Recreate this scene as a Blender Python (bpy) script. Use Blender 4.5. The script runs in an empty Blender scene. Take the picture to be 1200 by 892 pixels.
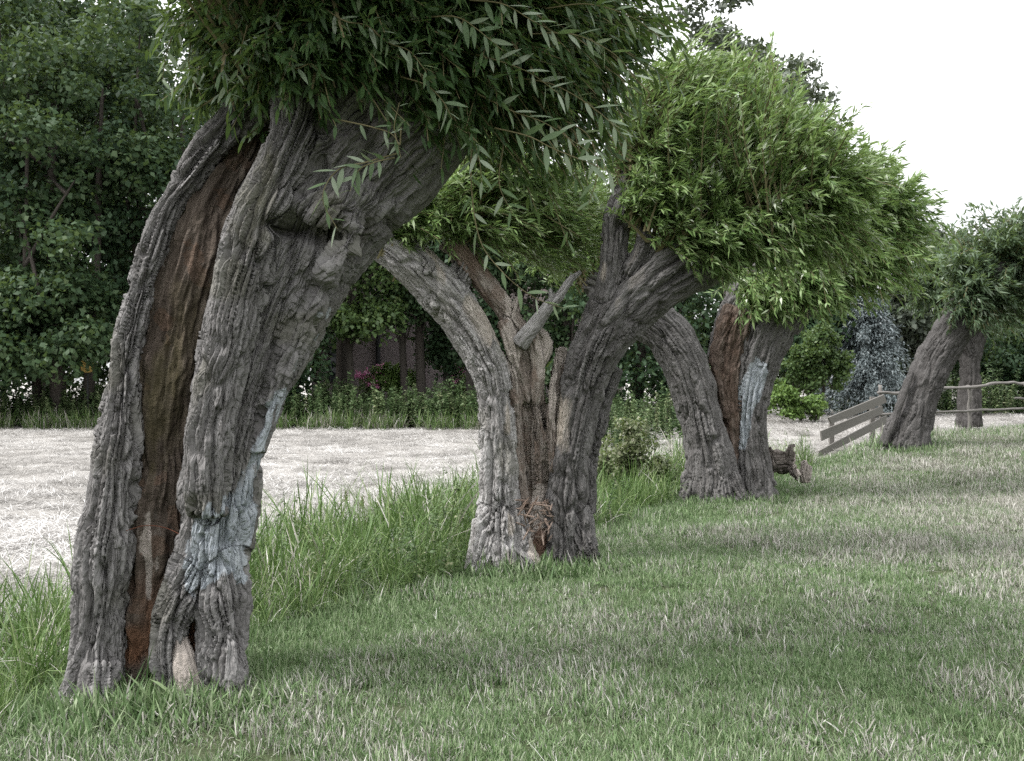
import bpy, bmesh, math, random
import numpy as np
from mathutils import Vector, Matrix

SC = bpy.context.scene
COL = SC.collection
R = math.radians
CAMZ, F = 1.70, 1200.0

# ------------------------------------------------------------------ camera
cam = bpy.data.cameras.new('camera')
cam.lens = 36.0; cam.sensor_width = 36.0; cam.clip_end = 1500.0; cam.clip_start = 0.05
camo = bpy.data.objects.new('camera', cam); COL.objects.link(camo)
camo.location = (0, 0, CAMZ); camo.rotation_euler = (R(90), 0, 0)
SC.camera = camo

# ------------------------------------------------------------------ sky, sun, exposure
SUN_DIR = Vector((-0.74, -0.22, 1.0)).normalized()        # towards the sun: high, from the left
SUN_EL = math.asin(SUN_DIR.z); SUN_AZ = math.atan2(SUN_DIR.x, SUN_DIR.y)
world = bpy.data.worlds.new('World'); SC.world = world; world.use_nodes = True
nt = world.node_tree; nt.nodes.clear()
wo = nt.nodes.new('ShaderNodeOutputWorld'); bg = nt.nodes.new('ShaderNodeBackground')
sky = nt.nodes.new('ShaderNodeTexSky'); sky.sky_type = 'NISHITA'; sky.sun_disc = False
sky.sun_elevation = SUN_EL; sky.sun_rotation = SUN_AZ % (2 * math.pi)
sky.air_density = 1.0; sky.dust_density = 3.0; sky.ozone_density = 1.0
tc = nt.nodes.new('ShaderNodeTexCoord'); nz = nt.nodes.new('ShaderNodeTexNoise')
nz.inputs['Scale'].default_value = 1.6; nz.inputs['Detail'].default_value = 5
rp = nt.nodes.new('ShaderNodeValToRGB')                    # thin bright overcast
rp.color_ramp.elements[0].position = 0.25; rp.color_ramp.elements[0].color = (8.2, 8.25, 8.4, 1)
rp.color_ramp.elements[1].position = 0.70; rp.color_ramp.elements[1].color = (9.6, 9.6, 9.6, 1)
mx = nt.nodes.new('ShaderNodeMix'); mx.data_type = 'RGBA'; mx.inputs[0].default_value = 0.86
sx = nt.nodes.new('ShaderNodeSeparateXYZ')                 # overcast sky: the zenith about three times as bright as the horizon
mr = nt.nodes.new('ShaderNodeMapRange'); mr.inputs['From Min'].default_value = 0.0; mr.inputs['From Max'].default_value = 1.0
mr.inputs['To Min'].default_value = 0.68; mr.inputs['To Max'].default_value = 2.8
sc_ = nt.nodes.new('ShaderNodeVectorMath'); sc_.operation = 'SCALE'
nt.links.new(tc.outputs['Generated'], sx.inputs[0]); nt.links.new(sx.outputs['Z'], mr.inputs['Value'])
nt.links.new(tc.outputs['Generated'], nz.inputs['Vector'])
nt.links.new(nz.outputs['Fac'], rp.inputs['Fac'])
nt.links.new(rp.outputs['Color'], sc_.inputs[0]); nt.links.new(mr.outputs['Result'], sc_.inputs['Scale'])
nt.links.new(sky.outputs['Color'], mx.inputs[6]); nt.links.new(sc_.outputs[0], mx.inputs[7])
nt.links.new(mx.outputs[2], bg.inputs['Color']); bg.inputs['Strength'].default_value = 0.105
nt.links.new(bg.outputs[0], wo.inputs['Surface'])

sl = bpy.data.lights.new('sun', 'SUN'); sl.energy = 3.2; sl.angle = R(14); sl.color = (1.0, 0.98, 0.955)
so = bpy.data.objects.new('sun', sl); COL.objects.link(so)
so.rotation_euler = SUN_DIR.to_track_quat('Z', 'Y').to_euler(); so.location = (-20, -5, 40)

SC.view_settings.view_transform = 'Standard'; SC.view_settings.look = 'None'
SC.view_settings.exposure = 0.70; SC.view_settings.gamma = 1.0
SC.cycles.use_denoising = False
SC.cycles.max_bounces = 4; SC.cycles.diffuse_bounces = 3; SC.cycles.glossy_bounces = 2
SC.cycles.transmission_bounces = 3; SC.cycles.transparent_max_bounces = 4
SC.cycles.caustics_reflective = False; SC.cycles.caustics_refractive = False

# ------------------------------------------------------------------ helpers
def at(px, py, D):
    """photo pixel -> point of the place at distance D"""
    return np.array(((px - 600) / F * D, D, CAMZ - (py - 446) / F * D))

def S(x, a=0.0, b=1.0):
    t = np.clip((np.asarray(x, float) - a) / (b - a), 0, 1)
    return t * t * (3 - 2 * t)

def nrm(v):
    return v / np.maximum(np.linalg.norm(v, axis=-1, keepdims=True), 1e-9)

def hsh(ix, iy, iz, k=0):
    h = (ix.astype(np.int64) * 374761393 + iy.astype(np.int64) * 668265263 + iz.astype(np.int64) * 2147483647 + k * 1274126177) & 0xFFFFFFFF
    h = ((h ^ (h >> 13)) * 1274126177) & 0xFFFFFFFF
    h = ((h ^ (h >> 16)) * 2246822519) & 0xFFFFFFFF
    return ((h ^ (h >> 15)) & 0xFFFFFF) / float(0xFFFFFF)

def vnoise(p, k=0):
    i = np.floor(p); f = p - i; u = f * f * f * (f * (f * 6 - 15) + 10); i = i.astype(np.int64)
    out = 0
    for dx in (0, 1):
        wx = u[:, 0] if dx else 1 - u[:, 0]
        for dy in (0, 1):
            wy = u[:, 1] if dy else 1 - u[:, 1]
            for dz in (0, 1):
                wz = u[:, 2] if dz else 1 - u[:, 2]
                out = out + wx * wy * wz * hsh(i[:, 0] + dx, i[:, 1] + dy, i[:, 2] + dz, k)
    return out * 2 - 1

def fbm(p, o=4, k=0):
    a, s, q = 0.5, 0, np.array(p, float)
    for j in range(o):
        s = s + a * vnoise(q, k + j); q = q * 2.03 + 11.3; a *= 0.5
    return s

def voro(p, k=0):
    i = np.floor(p).astype(np.int64); f = p - i
    f1 = np.full(len(p), 9.0); f2 = np.full(len(p), 9.0); cid = np.zeros(len(p))
    for dx in (-1, 0, 1):
        for dy in (-1, 0, 1):
            for dz in (-1, 0, 1):
                a, b, c = i[:, 0] + dx, i[:, 1] + dy, i[:, 2] + dz
                h0 = hsh(a, b, c, k)
                d = np.sqrt((dx + h0 - f[:, 0]) ** 2 + (dy + hsh(a, b, c, k + 1) - f[:, 1]) ** 2 + (dz + hsh(a, b, c, k + 2) - f[:, 2]) ** 2)
                f2 = np.minimum(f2, np.maximum(f1, d)); cid = np.where(d < f1, h0, cid); f1 = np.minimum(f1, d)
    return f1, f2, cid

def mesh_from(name, verts, groups, smooth=False):
    """groups: list of int arrays (n, k) of faces with k corners"""
    me = bpy.data.meshes.new(name)
    verts = np.asarray(verts, np.float32)
    me.vertices.add(len(verts)); me.vertices.foreach_set('co', verts.ravel())
    loops = np.concatenate([g.ravel() for g in groups]).astype(np.int32)
    tot = np.concatenate([np.full(len(g), g.shape[1]) for g in groups])
    st = np.concatenate([[0], np.cumsum(tot)[:-1]]).astype(np.int32)
    me.loops.add(len(loops)); me.loops.foreach_set('vertex_index', loops)
    me.polygons.add(len(tot)); me.polygons.foreach_set('loop_start', st)
    me.update(calc_edges=True)
    me.polygons.foreach_set('use_smooth', np.full(len(tot), bool(smooth)))
    return me

def attr(me, name, data, typ='FLOAT', dom='POINT'):
    a = me.attributes.new(name, typ, dom)
    f = {'FLOAT': 'value', 'INT': 'value', 'FLOAT_VECTOR': 'vector', 'FLOAT_COLOR': 'color'}[typ]
    a.data.foreach_set(f, np.ascontiguousarray(data, np.int32 if typ == 'INT' else np.float32).ravel())

def obj(name, me, mat=None, parent=None, **props):
    o = bpy.data.objects.new(name, me); COL.objects.link(o)
    if mat: me.materials.append(mat) if not me.materials else None
    if parent is not None:
        o.parent = parent; o.matrix_parent_inverse = Matrix.Translation(parent.location).inverted()
    for k, v in props.items(): o[k] = v
    return o

def thing(name, label, cat, loc, group=None):
    o = bpy.data.objects.new(name, None); COL.objects.link(o)
    o.location = [float(c) for c in loc]; o.empty_display_size = 0.2
    o['label'] = label; o['category'] = cat
    if group: o['group'] = group
    return o

def catmull(pts, n):
    pts = np.asarray(pts, float)
    P = np.vstack([2 * pts[0] - pts[1], pts, 2 * pts[-1] - pts[-2]])
    out = []
    for i in range(1, len(P) - 2):
        t = np.linspace(0, 1, n, endpoint=False)[:, None]
        a, b, c, d = P[i - 1], P[i], P[i + 1], P[i + 2]
        out.append(0.5 * (2 * b + (c - a) * t + (2 * a - 5 * b + 4 * c - d) * t ** 2 + (3 * b - a - 3 * c + d) * t ** 3))
    return np.vstack(out + [pts[-1:]])

def tube(path, rad, seg=24, ref=(0, 1, 0.001), yscale=1.0):
    """closed swept tube -> verts, [quads, tris]"""
    n = len(path)
    T = nrm(np.gradient(path, axis=0)); ref = np.array(ref, float)
    A = nrm(np.cross(np.broadcast_to(ref, T.shape), T)); B = np.cross(T, A)
    th = np.linspace(0, 2 * np.pi, seg, endpoint=False)
    V = path[:, None] + rad[:, None, None] * (A[:, None] * np.cos(th)[None, :, None] + yscale * B[:, None] * np.sin(th)[None, :, None])
    V = V.reshape(-1, 3)
    i = np.arange(n - 1)[:, None] * seg; j = np.arange(seg)[None]; k = (j + 1) % seg
    Q = np.stack([i + j, i + k, i + seg + k, i + seg + j], -1).reshape(-1, 4)
    c0, c1 = len(V), len(V) + 1
    V = np.vstack([V, path[0], path[-1]])
    j = np.arange(seg); k = (j + 1) % seg
    T1 = np.stack([k, j, np.full(seg, c0)], -1); b = (n - 1) * seg
    T2 = np.stack([b + j, b + k, np.full(seg, c1)], -1)
    return V, [Q, np.vstack([T1, T2])]

def merge(parts):
    Vs, G, off = [], {}, 0
    for V, gs in parts:
        for g in gs: G.setdefault(g.shape[1], []).append(g + off)
        Vs.append(V); off += len(V)
    return np.vstack(Vs), [np.vstack(x) for x in G.values()]

def box(x0, x1, y0, y1, z0, z1):
    V = np.array([(x, y, z) for z in (z0, z1) for y in (y0, y1) for x in (x0, x1)], float)
    return V, [np.array([(0, 2, 3, 1), (4, 5, 7, 6), (0, 1, 5, 4), (2, 6, 7, 3), (0, 4, 6, 2), (1, 3, 7, 5)])]

# ------------------------------------------------------------------ materials
class Mat:
    def __init__(s, name):
        s.m = bpy.data.materials.new(name); s.m.use_nodes = True; s.nt = s.m.node_tree
        s.b = s.nt.nodes['Principled BSDF']; s.out = s.nt.nodes['Material Output']
    def n(s, t, **kw):
        nd = s.nt.nodes.new('ShaderNode' + t)
        for k, v in kw.items():
            if k in nd.inputs: nd.inputs[k].default_value = v
            else: setattr(nd, k, v)
        return nd
    def l(s, a, b): s.nt.links.new(a, b)
    def attr(s, name, typ='GEOMETRY', out='Fac'):
        a = s.n('Attribute'); a.attribute_name = name; a.attribute_type = typ; return a.outputs[out]
    def ramp(s, fac, stops):
        r = s.n('ValToRGB'); e = r.color_ramp.elements
        while len(e) < len(stops): e.new(0.5)
        for x, (p, c) in zip(e, stops):
            x.position = p; x.color = (*c, 1) if len(c) == 3 else c
        s.l(fac, r.inputs['Fac']); return r.outputs['Color']
    def mix(s, fac, a, b, mode='MIX'):
        m = s.n('Mix', data_type='RGBA', blend_type=mode)
        for v, i in ((fac, 0), (a, 6), (b, 7)):
            if hasattr(v, 'is_linked'): s.l(v, m.inputs[i])
            else: m.inputs[i].default_value = v if i == 0 else ((*v, 1) if len(v) == 3 else v)
        return m.outputs[2]
    def math(s, op, a, b=0.0, clamp=False):
        m = s.n('Math', operation=op, use_clamp=clamp)
        for v, i in ((a, 0), (b, 1)):
            if hasattr(v, 'is_linked'): s.l(v, m.inputs[i])
            else: m.inputs[i].default_value = v
        return m.outputs[0]
    def noise(s, vec, scale, detail=4, rough=0.55, **kw):
        t = s.n('TexNoise', Scale=scale, Detail=detail, Roughness=rough)
        if vec is not None: s.l(vec, t.inputs['Vector'])
        return t.outputs['Fac']
    def scaled(s, vec, sc):
        t = s.n('Mapping'); t.inputs['Scale'].default_value = sc; s.l(vec, t.inputs['Vector']); return t.outputs[0]
    def bump(s, h, strength, dist):
        b = s.n('Bump', Strength=strength, Distance=dist); s.l(h, b.inputs['Height']); s.l(b.outputs[0], s.b.inputs['Normal'])
    def done(s, col, rough=0.8, spec=0.2):
        if hasattr(col, 'is_linked'): s.l(col, s.b.inputs['Base Color'])
        else: s.b.inputs['Base Color'].default_value = (*col, 1)
        s.b.inputs['Roughness'].default_value = rough; s.b.inputs['Specular IOR Level'].default_value = spec
        return s.m

def bark_mat(name, c1, c2, c3):
    M = Mat(name); uv = M.attr('bark', out='Vector')
    big = M.noise(uv, 3.0, 3); mid = M.noise(M.scaled(uv, (1, 1, 0.3)), 26, 5, 0.65)
    col = M.ramp(mid, [(0.25, c1), (0.5, c2), (0.78, c3)])
    pl = M.attr('plate'); col = M.mix(0.55, col, M.ramp(pl, [(0.0, c1), (0.5, c2), (1.0, c3)]))
    col = M.mix(M.math('MULTIPLY', big, 0.45), col, (0.085, 0.079, 0.075))
    mk = M.n('Attribute'); mk.attribute_name = 'mask'
    sep = M.n('SeparateColor'); M.l(mk.outputs['Color'], sep.inputs[0])
    fine = M.noise(M.scaled(uv, (1, 1, 0.12)), 60, 4, 0.7)
    moss = M.math('MULTIPLY', sep.outputs[1], M.math('ADD', fine, 0.25), True)
    col = M.mix(moss, col, (0.10, 0.10, 0.035))
    worn = M.math('SUBTRACT', M.math('SUBTRACT', M.math('MULTIPLY', sep.outputs[0], 1.42), M.math('MULTIPLY', pl, 0.28)), M.math('ADD', M.math('MULTIPLY', fine, 0.9), M.math('MULTIPLY', M.noise(uv, 9, 4), 0.55)))
    worn = M.math('MULTIPLY', worn, 3.0, True)
    pcol = M.ramp(mid, [(0.3, (0.25, 0.28, 0.31)), (0.7, (0.42, 0.45, 0.475))])
    col = M.mix(M.math('MULTIPLY', worn, 0.9), col, pcol)
    wcol = M.ramp(fine, [(0.3, (0.30, 0.25, 0.20)), (0.7, (0.58, 0.53, 0.47))])
    col = M.mix(sep.outputs[2], col, wcol)
    e = M.math('MULTIPLY', M.math('ABSOLUTE', M.math('SUBTRACT', M.noise(M.scaled(uv, (1, 1, 0.16)), 48, 2, 0.5), 0.5)), 7.0, True)
    h = M.math('ADD', M.math('MULTIPLY', e, 0.8), M.math('ADD', mid, M.math('MULTIPLY', fine, 0.8)))
    M.bump(h, 1.0, 0.016)
    return M.done(col, 0.9, 0.12)

BARK = bark_mat('bark_front', (0.1196, 0.1138, 0.1114), (0.1859, 0.1797, 0.1768), (0.2706, 0.2634, 0.2600))
BARK2 = bark_mat('bark_silver', (0.2092, 0.2006, 0.1960), (0.3449, 0.3337, 0.3271), (0.5433, 0.5334, 0.5268))
BARK3 = bark_mat('bark_brown', (0.0966, 0.0916, 0.0892), (0.1531, 0.1471, 0.1437), (0.2247, 0.2178, 0.2134))
BARK4 = bark_mat('bark_dark', (0.0548, 0.0520, 0.0504), (0.0875, 0.0836, 0.0814), (0.1297, 0.1252, 0.1225))
BARK5 = bark_mat('bark_far', (0.045, 0.042, 0.040), (0.07, 0.066, 0.063), (0.105, 0.10, 0.097))

def heart_mat(name, dark, mid_, light, orange):
    M = Mat(name); uv = M.attr('bark', out='Vector')
    st = M.noise(M.scaled(uv, (1, 1, 0.10)), 34, 5, 0.7); big = M.noise(uv, 4.5, 3)
    col = M.ramp(st, [(0.28, dark), (0.5, mid_), (0.74, light)])
    mk = M.n('Attribute'); mk.attribute_name = 'mask'
    sep = M.n('SeparateColor'); M.l(mk.outputs['Color'], sep.inputs[0])
    col = M.mix(M.math('MULTIPLY', M.math('GREATER_THAN', big, 0.58), 0.2), col, orange)
    col = M.mix(M.math('MULTIPLY', sep.outputs[0], M.math('ADD', st, 0.3), True), col, orange)
    col = M.mix(M.math('MULTIPLY', sep.outputs[1], M.math('ADD', big, 0.2), True), col, (0.085, 0.075, 0.035))
    pale = M.math('SUBTRACT', M.math('MULTIPLY', sep.outputs[2], 1.6), M.math('ADD', st, M.math('MULTIPLY', M.noise(uv, 14, 4), 0.5)))
    col = M.mix(M.math('MULTIPLY', pale, 2.5, True), col, (0.46, 0.41, 0.37))
    M.bump(M.math('ADD', M.math('MULTIPLY', st, 1.3), M.noise(uv, 55, 5, 0.7)), 1.0, 0.03)
    return M.done(col, 0.9, 0.1)

HEART = heart_mat('heartwood_dark', (0.045, 0.035, 0.029), (0.115, 0.092, 0.075), (0.23, 0.195, 0.165), (0.20, 0.105, 0.06))
HEART2 = heart_mat('heartwood_pale', (0.12, 0.095, 0.08), (0.27, 0.23, 0.20), (0.50, 0.46, 0.42), (0.20, 0.11, 0.07))

HEART3 = heart_mat('heartwood_third', (0.055, 0.042, 0.035), (0.13, 0.098, 0.08), (0.26, 0.22, 0.19), (0.14, 0.085, 0.058))
LOGM = heart_mat('rotten_log', (0.06, 0.05, 0.044), (0.16, 0.14, 0.125), (0.36, 0.33, 0.30), (0.12, 0.09, 0.07))

def leaf_mat(name, stops, trans=(0.20, 0.28, 0.06), tfac=0.34, rough=0.42, spec=0.24):
    M = Mat(name); r = M.attr('rnd')
    col = M.ramp(r, stops); M.done(col, rough, spec)
    t = M.n('BsdfTranslucent'); M.l(M.mix(0.5, col, trans), t.inputs['Color'])
    ms = M.n('MixShader'); ms.inputs[0].default_value = tfac
    M.l(M.b.outputs[0], ms.inputs[1]); M.l(t.outputs[0], ms.inputs[2]); M.l(ms.outputs[0], M.out.inputs['Surface'])
    return M.m

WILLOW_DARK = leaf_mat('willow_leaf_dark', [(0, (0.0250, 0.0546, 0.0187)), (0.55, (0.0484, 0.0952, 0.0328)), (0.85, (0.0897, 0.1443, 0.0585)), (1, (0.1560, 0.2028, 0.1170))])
SPRIG = leaf_mat('willow_leaf_sprig', [(0, (0.07, 0.12, 0.05)), (0.6, (0.115, 0.175, 0.09)), (1, (0.26, 0.31, 0.23))])
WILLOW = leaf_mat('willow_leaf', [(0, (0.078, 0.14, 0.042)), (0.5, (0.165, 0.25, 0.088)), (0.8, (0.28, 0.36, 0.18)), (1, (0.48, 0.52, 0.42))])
WILLOW_TIP = leaf_mat('willow_leaf_tip', [(0, (0.12, 0.19, 0.06)), (0.5, (0.22, 0.30, 0.13)), (0.8, (0.34, 0.41, 0.24)), (1, (0.52, 0.56, 0.46))])
WILLOW_FAR = leaf_mat('willow_leaf_far', [(0, (0.05, 0.08, 0.045)), (0.6, (0.09, 0.135, 0.075)), (1, (0.2, 0.24, 0.18))])
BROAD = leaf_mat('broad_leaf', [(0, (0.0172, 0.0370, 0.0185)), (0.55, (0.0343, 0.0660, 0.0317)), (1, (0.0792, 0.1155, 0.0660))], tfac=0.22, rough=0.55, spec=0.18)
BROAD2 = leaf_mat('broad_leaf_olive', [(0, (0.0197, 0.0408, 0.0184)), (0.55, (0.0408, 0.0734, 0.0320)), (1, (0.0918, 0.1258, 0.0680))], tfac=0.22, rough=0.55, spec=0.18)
BROAD_LIGHT = leaf_mat('broad_leaf_light', [(0, (0.0340, 0.0638, 0.0213)), (0.55, (0.0638, 0.1062, 0.0357)), (1, (0.1275, 0.1700, 0.0680))])
GREYTREE = leaf_mat('grey_leaf', [(0, (0.0480, 0.0624, 0.0440)), (0.6, (0.0840, 0.1000, 0.0760)), (1, (0.1520, 0.1600, 0.1360))], tfac=0.15)
BLUECON = leaf_mat('blue_needles', [(0, (0.075, 0.095, 0.095)), (0.6, (0.125, 0.15, 0.155)), (1, (0.2, 0.225, 0.23))], trans=(0.1, 0.13, 0.12), tfac=0.12)
BRIGHT = leaf_mat('bright_leaf', [(0, (0.05, 0.09, 0.022)), (0.6, (0.105, 0.175, 0.045)), (1, (0.2, 0.28, 0.1))])
WEED = leaf_mat('weed_leaf', [(0, (0.075, 0.10, 0.045)), (0.6, (0.16, 0.185, 0.10)), (1, (0.34, 0.33, 0.25))])
PINK = leaf_mat('pink_petal', [(0, (0.45, 0.12, 0.28)), (1, (0.7, 0.36, 0.52))], trans=(0.6, 0.3, 0.4))

def grass_mat(name, green, dry, tfac=0.25):
    M = Mat(name); r = M.attr('rnd'); d = M.attr('dry', 'INSTANCER')
    g = M.ramp(r, green); h = M.ramp(r, dry)
    f = M.math('GREATER_THAN', d, M.attr('thr'))
    col = M.mix(f, g, h); M.done(col, 0.55, 0.3)
    t = M.n('BsdfTranslucent'); M.l(col, t.inputs['Color'])
    ms = M.n('MixShader'); ms.inputs[0].default_value = tfac
    M.l(M.b.outputs[0], ms.inputs[1]); M.l(t.outputs[0], ms.inputs[2]); M.l(ms.outputs[0], M.out.inputs['Surface'])
    return M.m

DRY = [(0, (0.22, 0.20, 0.165)), (0.5, (0.37, 0.35, 0.31)), (1, (0.62, 0.60, 0.56))]
GRASS = grass_mat('pasture_blades', [(0, (0.065, 0.122, 0.042)), (0.6, (0.13, 0.20, 0.082)), (1, (0.24, 0.29, 0.175))], [(0, (0.18, 0.175, 0.14)), (0.5, (0.29, 0.282, 0.24)), (1, (0.48, 0.468, 0.43))])
TALL = grass_mat('tall_blades', [(0, (0.045, 0.092, 0.022)), (0.6, (0.10, 0.168, 0.045)), (1, (0.22, 0.28, 0.12))], DRY)
HAY = grass_mat('hay_straws', [(0, (0.1620, 0.1530, 0.1395)), (1, (0.3960, 0.3825, 0.3645))], [(0, (0.3150, 0.3033, 0.2880)), (1, (0.6120, 0.5985, 0.5805))], 0.15)
NETTLE = grass_mat('undergrowth_leaf', [(0, (0.040, 0.075, 0.026)), (0.6, (0.078, 0.125, 0.048)), (1, (0.15, 0.2, 0.09))], [(0, (0.10, 0.14, 0.06)), (1, (0.25, 0.26, 0.15))])

def wood_mat(name, c1, c2):
    M = Mat(name); tcn = M.n('TexCoord')
    n_ = M.noise(M.scaled(tcn.outputs['Object'], (3, 30, 30)), 3, 4, 0.65)
    M.bump(n_, 0.5, 0.01)
    return M.done(M.ramp(n_, [(0.3, c1), (0.7, c2)]), 0.85, 0.15)
PLANK = wood_mat('grey_plank', (0.0930, 0.0868, 0.0775), (0.1984, 0.1891, 0.1767))
RAIL = wood_mat('grey_rail', (0.0880, 0.0816, 0.0760), (0.2160, 0.2040, 0.1920))
DEADLOG = wood_mat('rotten_wood', (0.10, 0.065, 0.045), (0.42, 0.36, 0.30))

# ------------------------------------------------------------------ ground
LINE = np.array([(-5.2, -0.7), (-1.95, 5.7), (0.2, 9.8), (3.1, 15.0), (7.75, 20.0), (17, 29), (60, 68)])
def side(x, y):
    """signed distance to the row of willows; positive on the pasture"""
    x = np.asarray(x, float); y = np.asarray(y, float)
    best = np.full(x.shape, 1e9); sg = np.ones(x.shape)
    for a, b in zip(LINE[:-1], LINE[1:]):
        d = b - a; t = np.clip(((x - a[0]) * d[0] + (y - a[1]) * d[1]) / (d @ d), 0, 1)
        ex, ey = x - a[0] - t * d[0], y - a[1] - t * d[1]; q = np.hypot(ex, ey)
        c = d[0] * (y - a[1]) - d[1] * (x - a[0])
        m = q < best; best = np.where(m, q, best); sg = np.where(m, np.where(c < 0, 1, -1), sg)
    return best * sg
def height(x, y):
    x = np.asarray(x, float); y = np.asarray(y, float); d = side(x, y)
    z = -0.08 + 0.56 * S(y, 14, 22) * S(x, 2, 8) + 0.012 * np.clip(d, 0, 12)
    left = -0.30 + 0.25 * S(y, 15, 36) + 0.5 * S(x, 2, 7) * S(y, 18, 26)
    w = S(-d, 0.5, 2.6); z = z * (1 - w) + left * w
    z = z - 0.32 * np.exp(-((d + 1.7) / 0.6) ** 2) * (1 - 0.8 * S(x, 3, 7))
    p = np.stack([x.ravel(), y.ravel(), 0 * x.ravel()], -1)
    near = np.exp(-(np.hypot(x, y - 12) / 30) ** 2)
    z = z + (0.045 * vnoise(p * 0.7, 3) + 0.018 * vnoise(p * 2.3, 4)).reshape(x.shape) * near
    return z

xs = np.unique(np.concatenate([np.linspace(-420, -40, 20), np.arange(-40, -12, 1.0), np.arange(-12, 16, 0.19), np.arange(16, 40, 1.0), np.linspace(40, 420, 20)]))
ys = np.unique(np.concatenate([np.linspace(-120, 0, 12), np.arange(0, 32, 0.19), np.arange(32, 60, 1.0), np.linspace(60, 700, 24)]))
GX, GY = np.meshgrid(xs, ys); GZ = height(GX, GY)
nx, ny = len(xs), len(ys)
ii = (np.arange(ny - 1)[:, None] * nx + np.arange(nx - 1)[None])
me = mesh_from('ground', np.stack([GX, GY, GZ], -1).reshape(-1, 3), [np.stack([ii, ii + 1, ii + nx + 1, ii + nx], -1).reshape(-1, 4)], True)
DG = side(GX, GY)
hayz = S(-DG, 2.0, 2.8); beyond = S(GY - 0.12 * GX, 24.5, 26.0) * S(DG, -1, 0.5)
attr(me, 'hay', np.maximum(hayz, beyond).ravel())
M = Mat('ground'); g = M.n('NewGeometry'); pos = g.outputs['Position']
a1 = M.noise(pos, 1.3, 5, 0.6); a2 = M.noise(pos, 16, 5, 0.7); a3 = M.noise(pos, 70, 3, 0.7)
grn = M.mix(a1, M.ramp(a2, [(0.3, (0.04, 0.062, 0.026)), (0.7, (0.085, 0.115, 0.052))]), M.ramp(a3, [(0.3, (0.06, 0.072, 0.04)), (0.7, (0.14, 0.145, 0.095))]))
hay = M.mix(M.ramp(a1, [(0.35, (0, 0, 0)), (0.7, (1, 1, 1))]), M.ramp(a3, [(0.3, (0.16, 0.15, 0.135)), (0.7, (0.36, 0.345, 0.325))]), M.ramp(a2, [(0.3, (0.28, 0.268, 0.25)), (0.7, (0.50, 0.485, 0.465))]))
M.bump(M.math('ADD', a2, a3), 0.8, 0.05)
GROUND = M.done(M.mix(M.attr('hay'), grn, hay), 0.95, 0.05)
obj('ground', me, GROUND, kind='structure')

# ------------------------------------------------------------------ trunks
def remesh(V, G, voxel, smooth):
    me = mesh_from('tmp', V, G); o = bpy.data.objects.new('tmp', me); COL.objects.link(o)
    m = o.modifiers.new('r', 'REMESH'); m.mode = 'VOXEL'; m.voxel_size = voxel; m.adaptivity = 0
    if smooth:
        m = o.modifiers.new('s', 'SMOOTH'); m.factor = 0.5; m.iterations = smooth
    dg = bpy.context.evaluated_depsgraph_get(); dg.update()
    out = bpy.data.meshes.new_from_object(o.evaluated_get(dg))
    bpy.data.objects.remove(o); bpy.data.meshes.remove(me)
    # finer mesh where the photograph can see it: the near half of the trunk
    bm = bmesh.new(); bm.from_mesh(out); bm.normal_update()
    ed = [e for e in bm.edges if e.verts[0].normal.y < 0.12 and e.verts[1].normal.y < 0.12]
    bmesh.ops.subdivide_edges(bm, edges=ed, cuts=1, use_grid_fill=True)
    bm.to_mesh(out); bm.free()
    return out

def in_poly(x, z, poly):
    c = np.zeros(x.shape, bool); n = len(poly)
    for i in range(n):
        (x0, z0), (x1, z1) = poly[i], poly[(i + 1) % n]
        if z0 == z1: continue
        m = ((z0 > z) != (z1 > z)) & (x < (x1 - x0) * (z - z0) / (z1 - z0) + x0)
        c ^= m
    return c

def poly_soft(v, poly, D, soft):
    """soft 0..1 mask of a patch outlined on the trunk's near side"""
    P = [(at(a, b, D)[0], at(a, b, D)[2]) for a, b in poly]
    q = np.stack([v[:, 0], v[:, 1], v[:, 2] * 0.35], -1); v = v + soft * 1.6 * np.stack([fbm(q * 22, 3, 501), 0 * v[:, 0], 2.5 * fbm(q * 22, 3, 507)], -1)
    acc = 0; k = 6
    for j in range(k):
        a = 2 * np.pi * j / k
        acc = acc + in_poly(v[:, 0] + soft * np.cos(a), v[:, 2] + soft * np.sin(a), P)
    return acc / k

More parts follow.
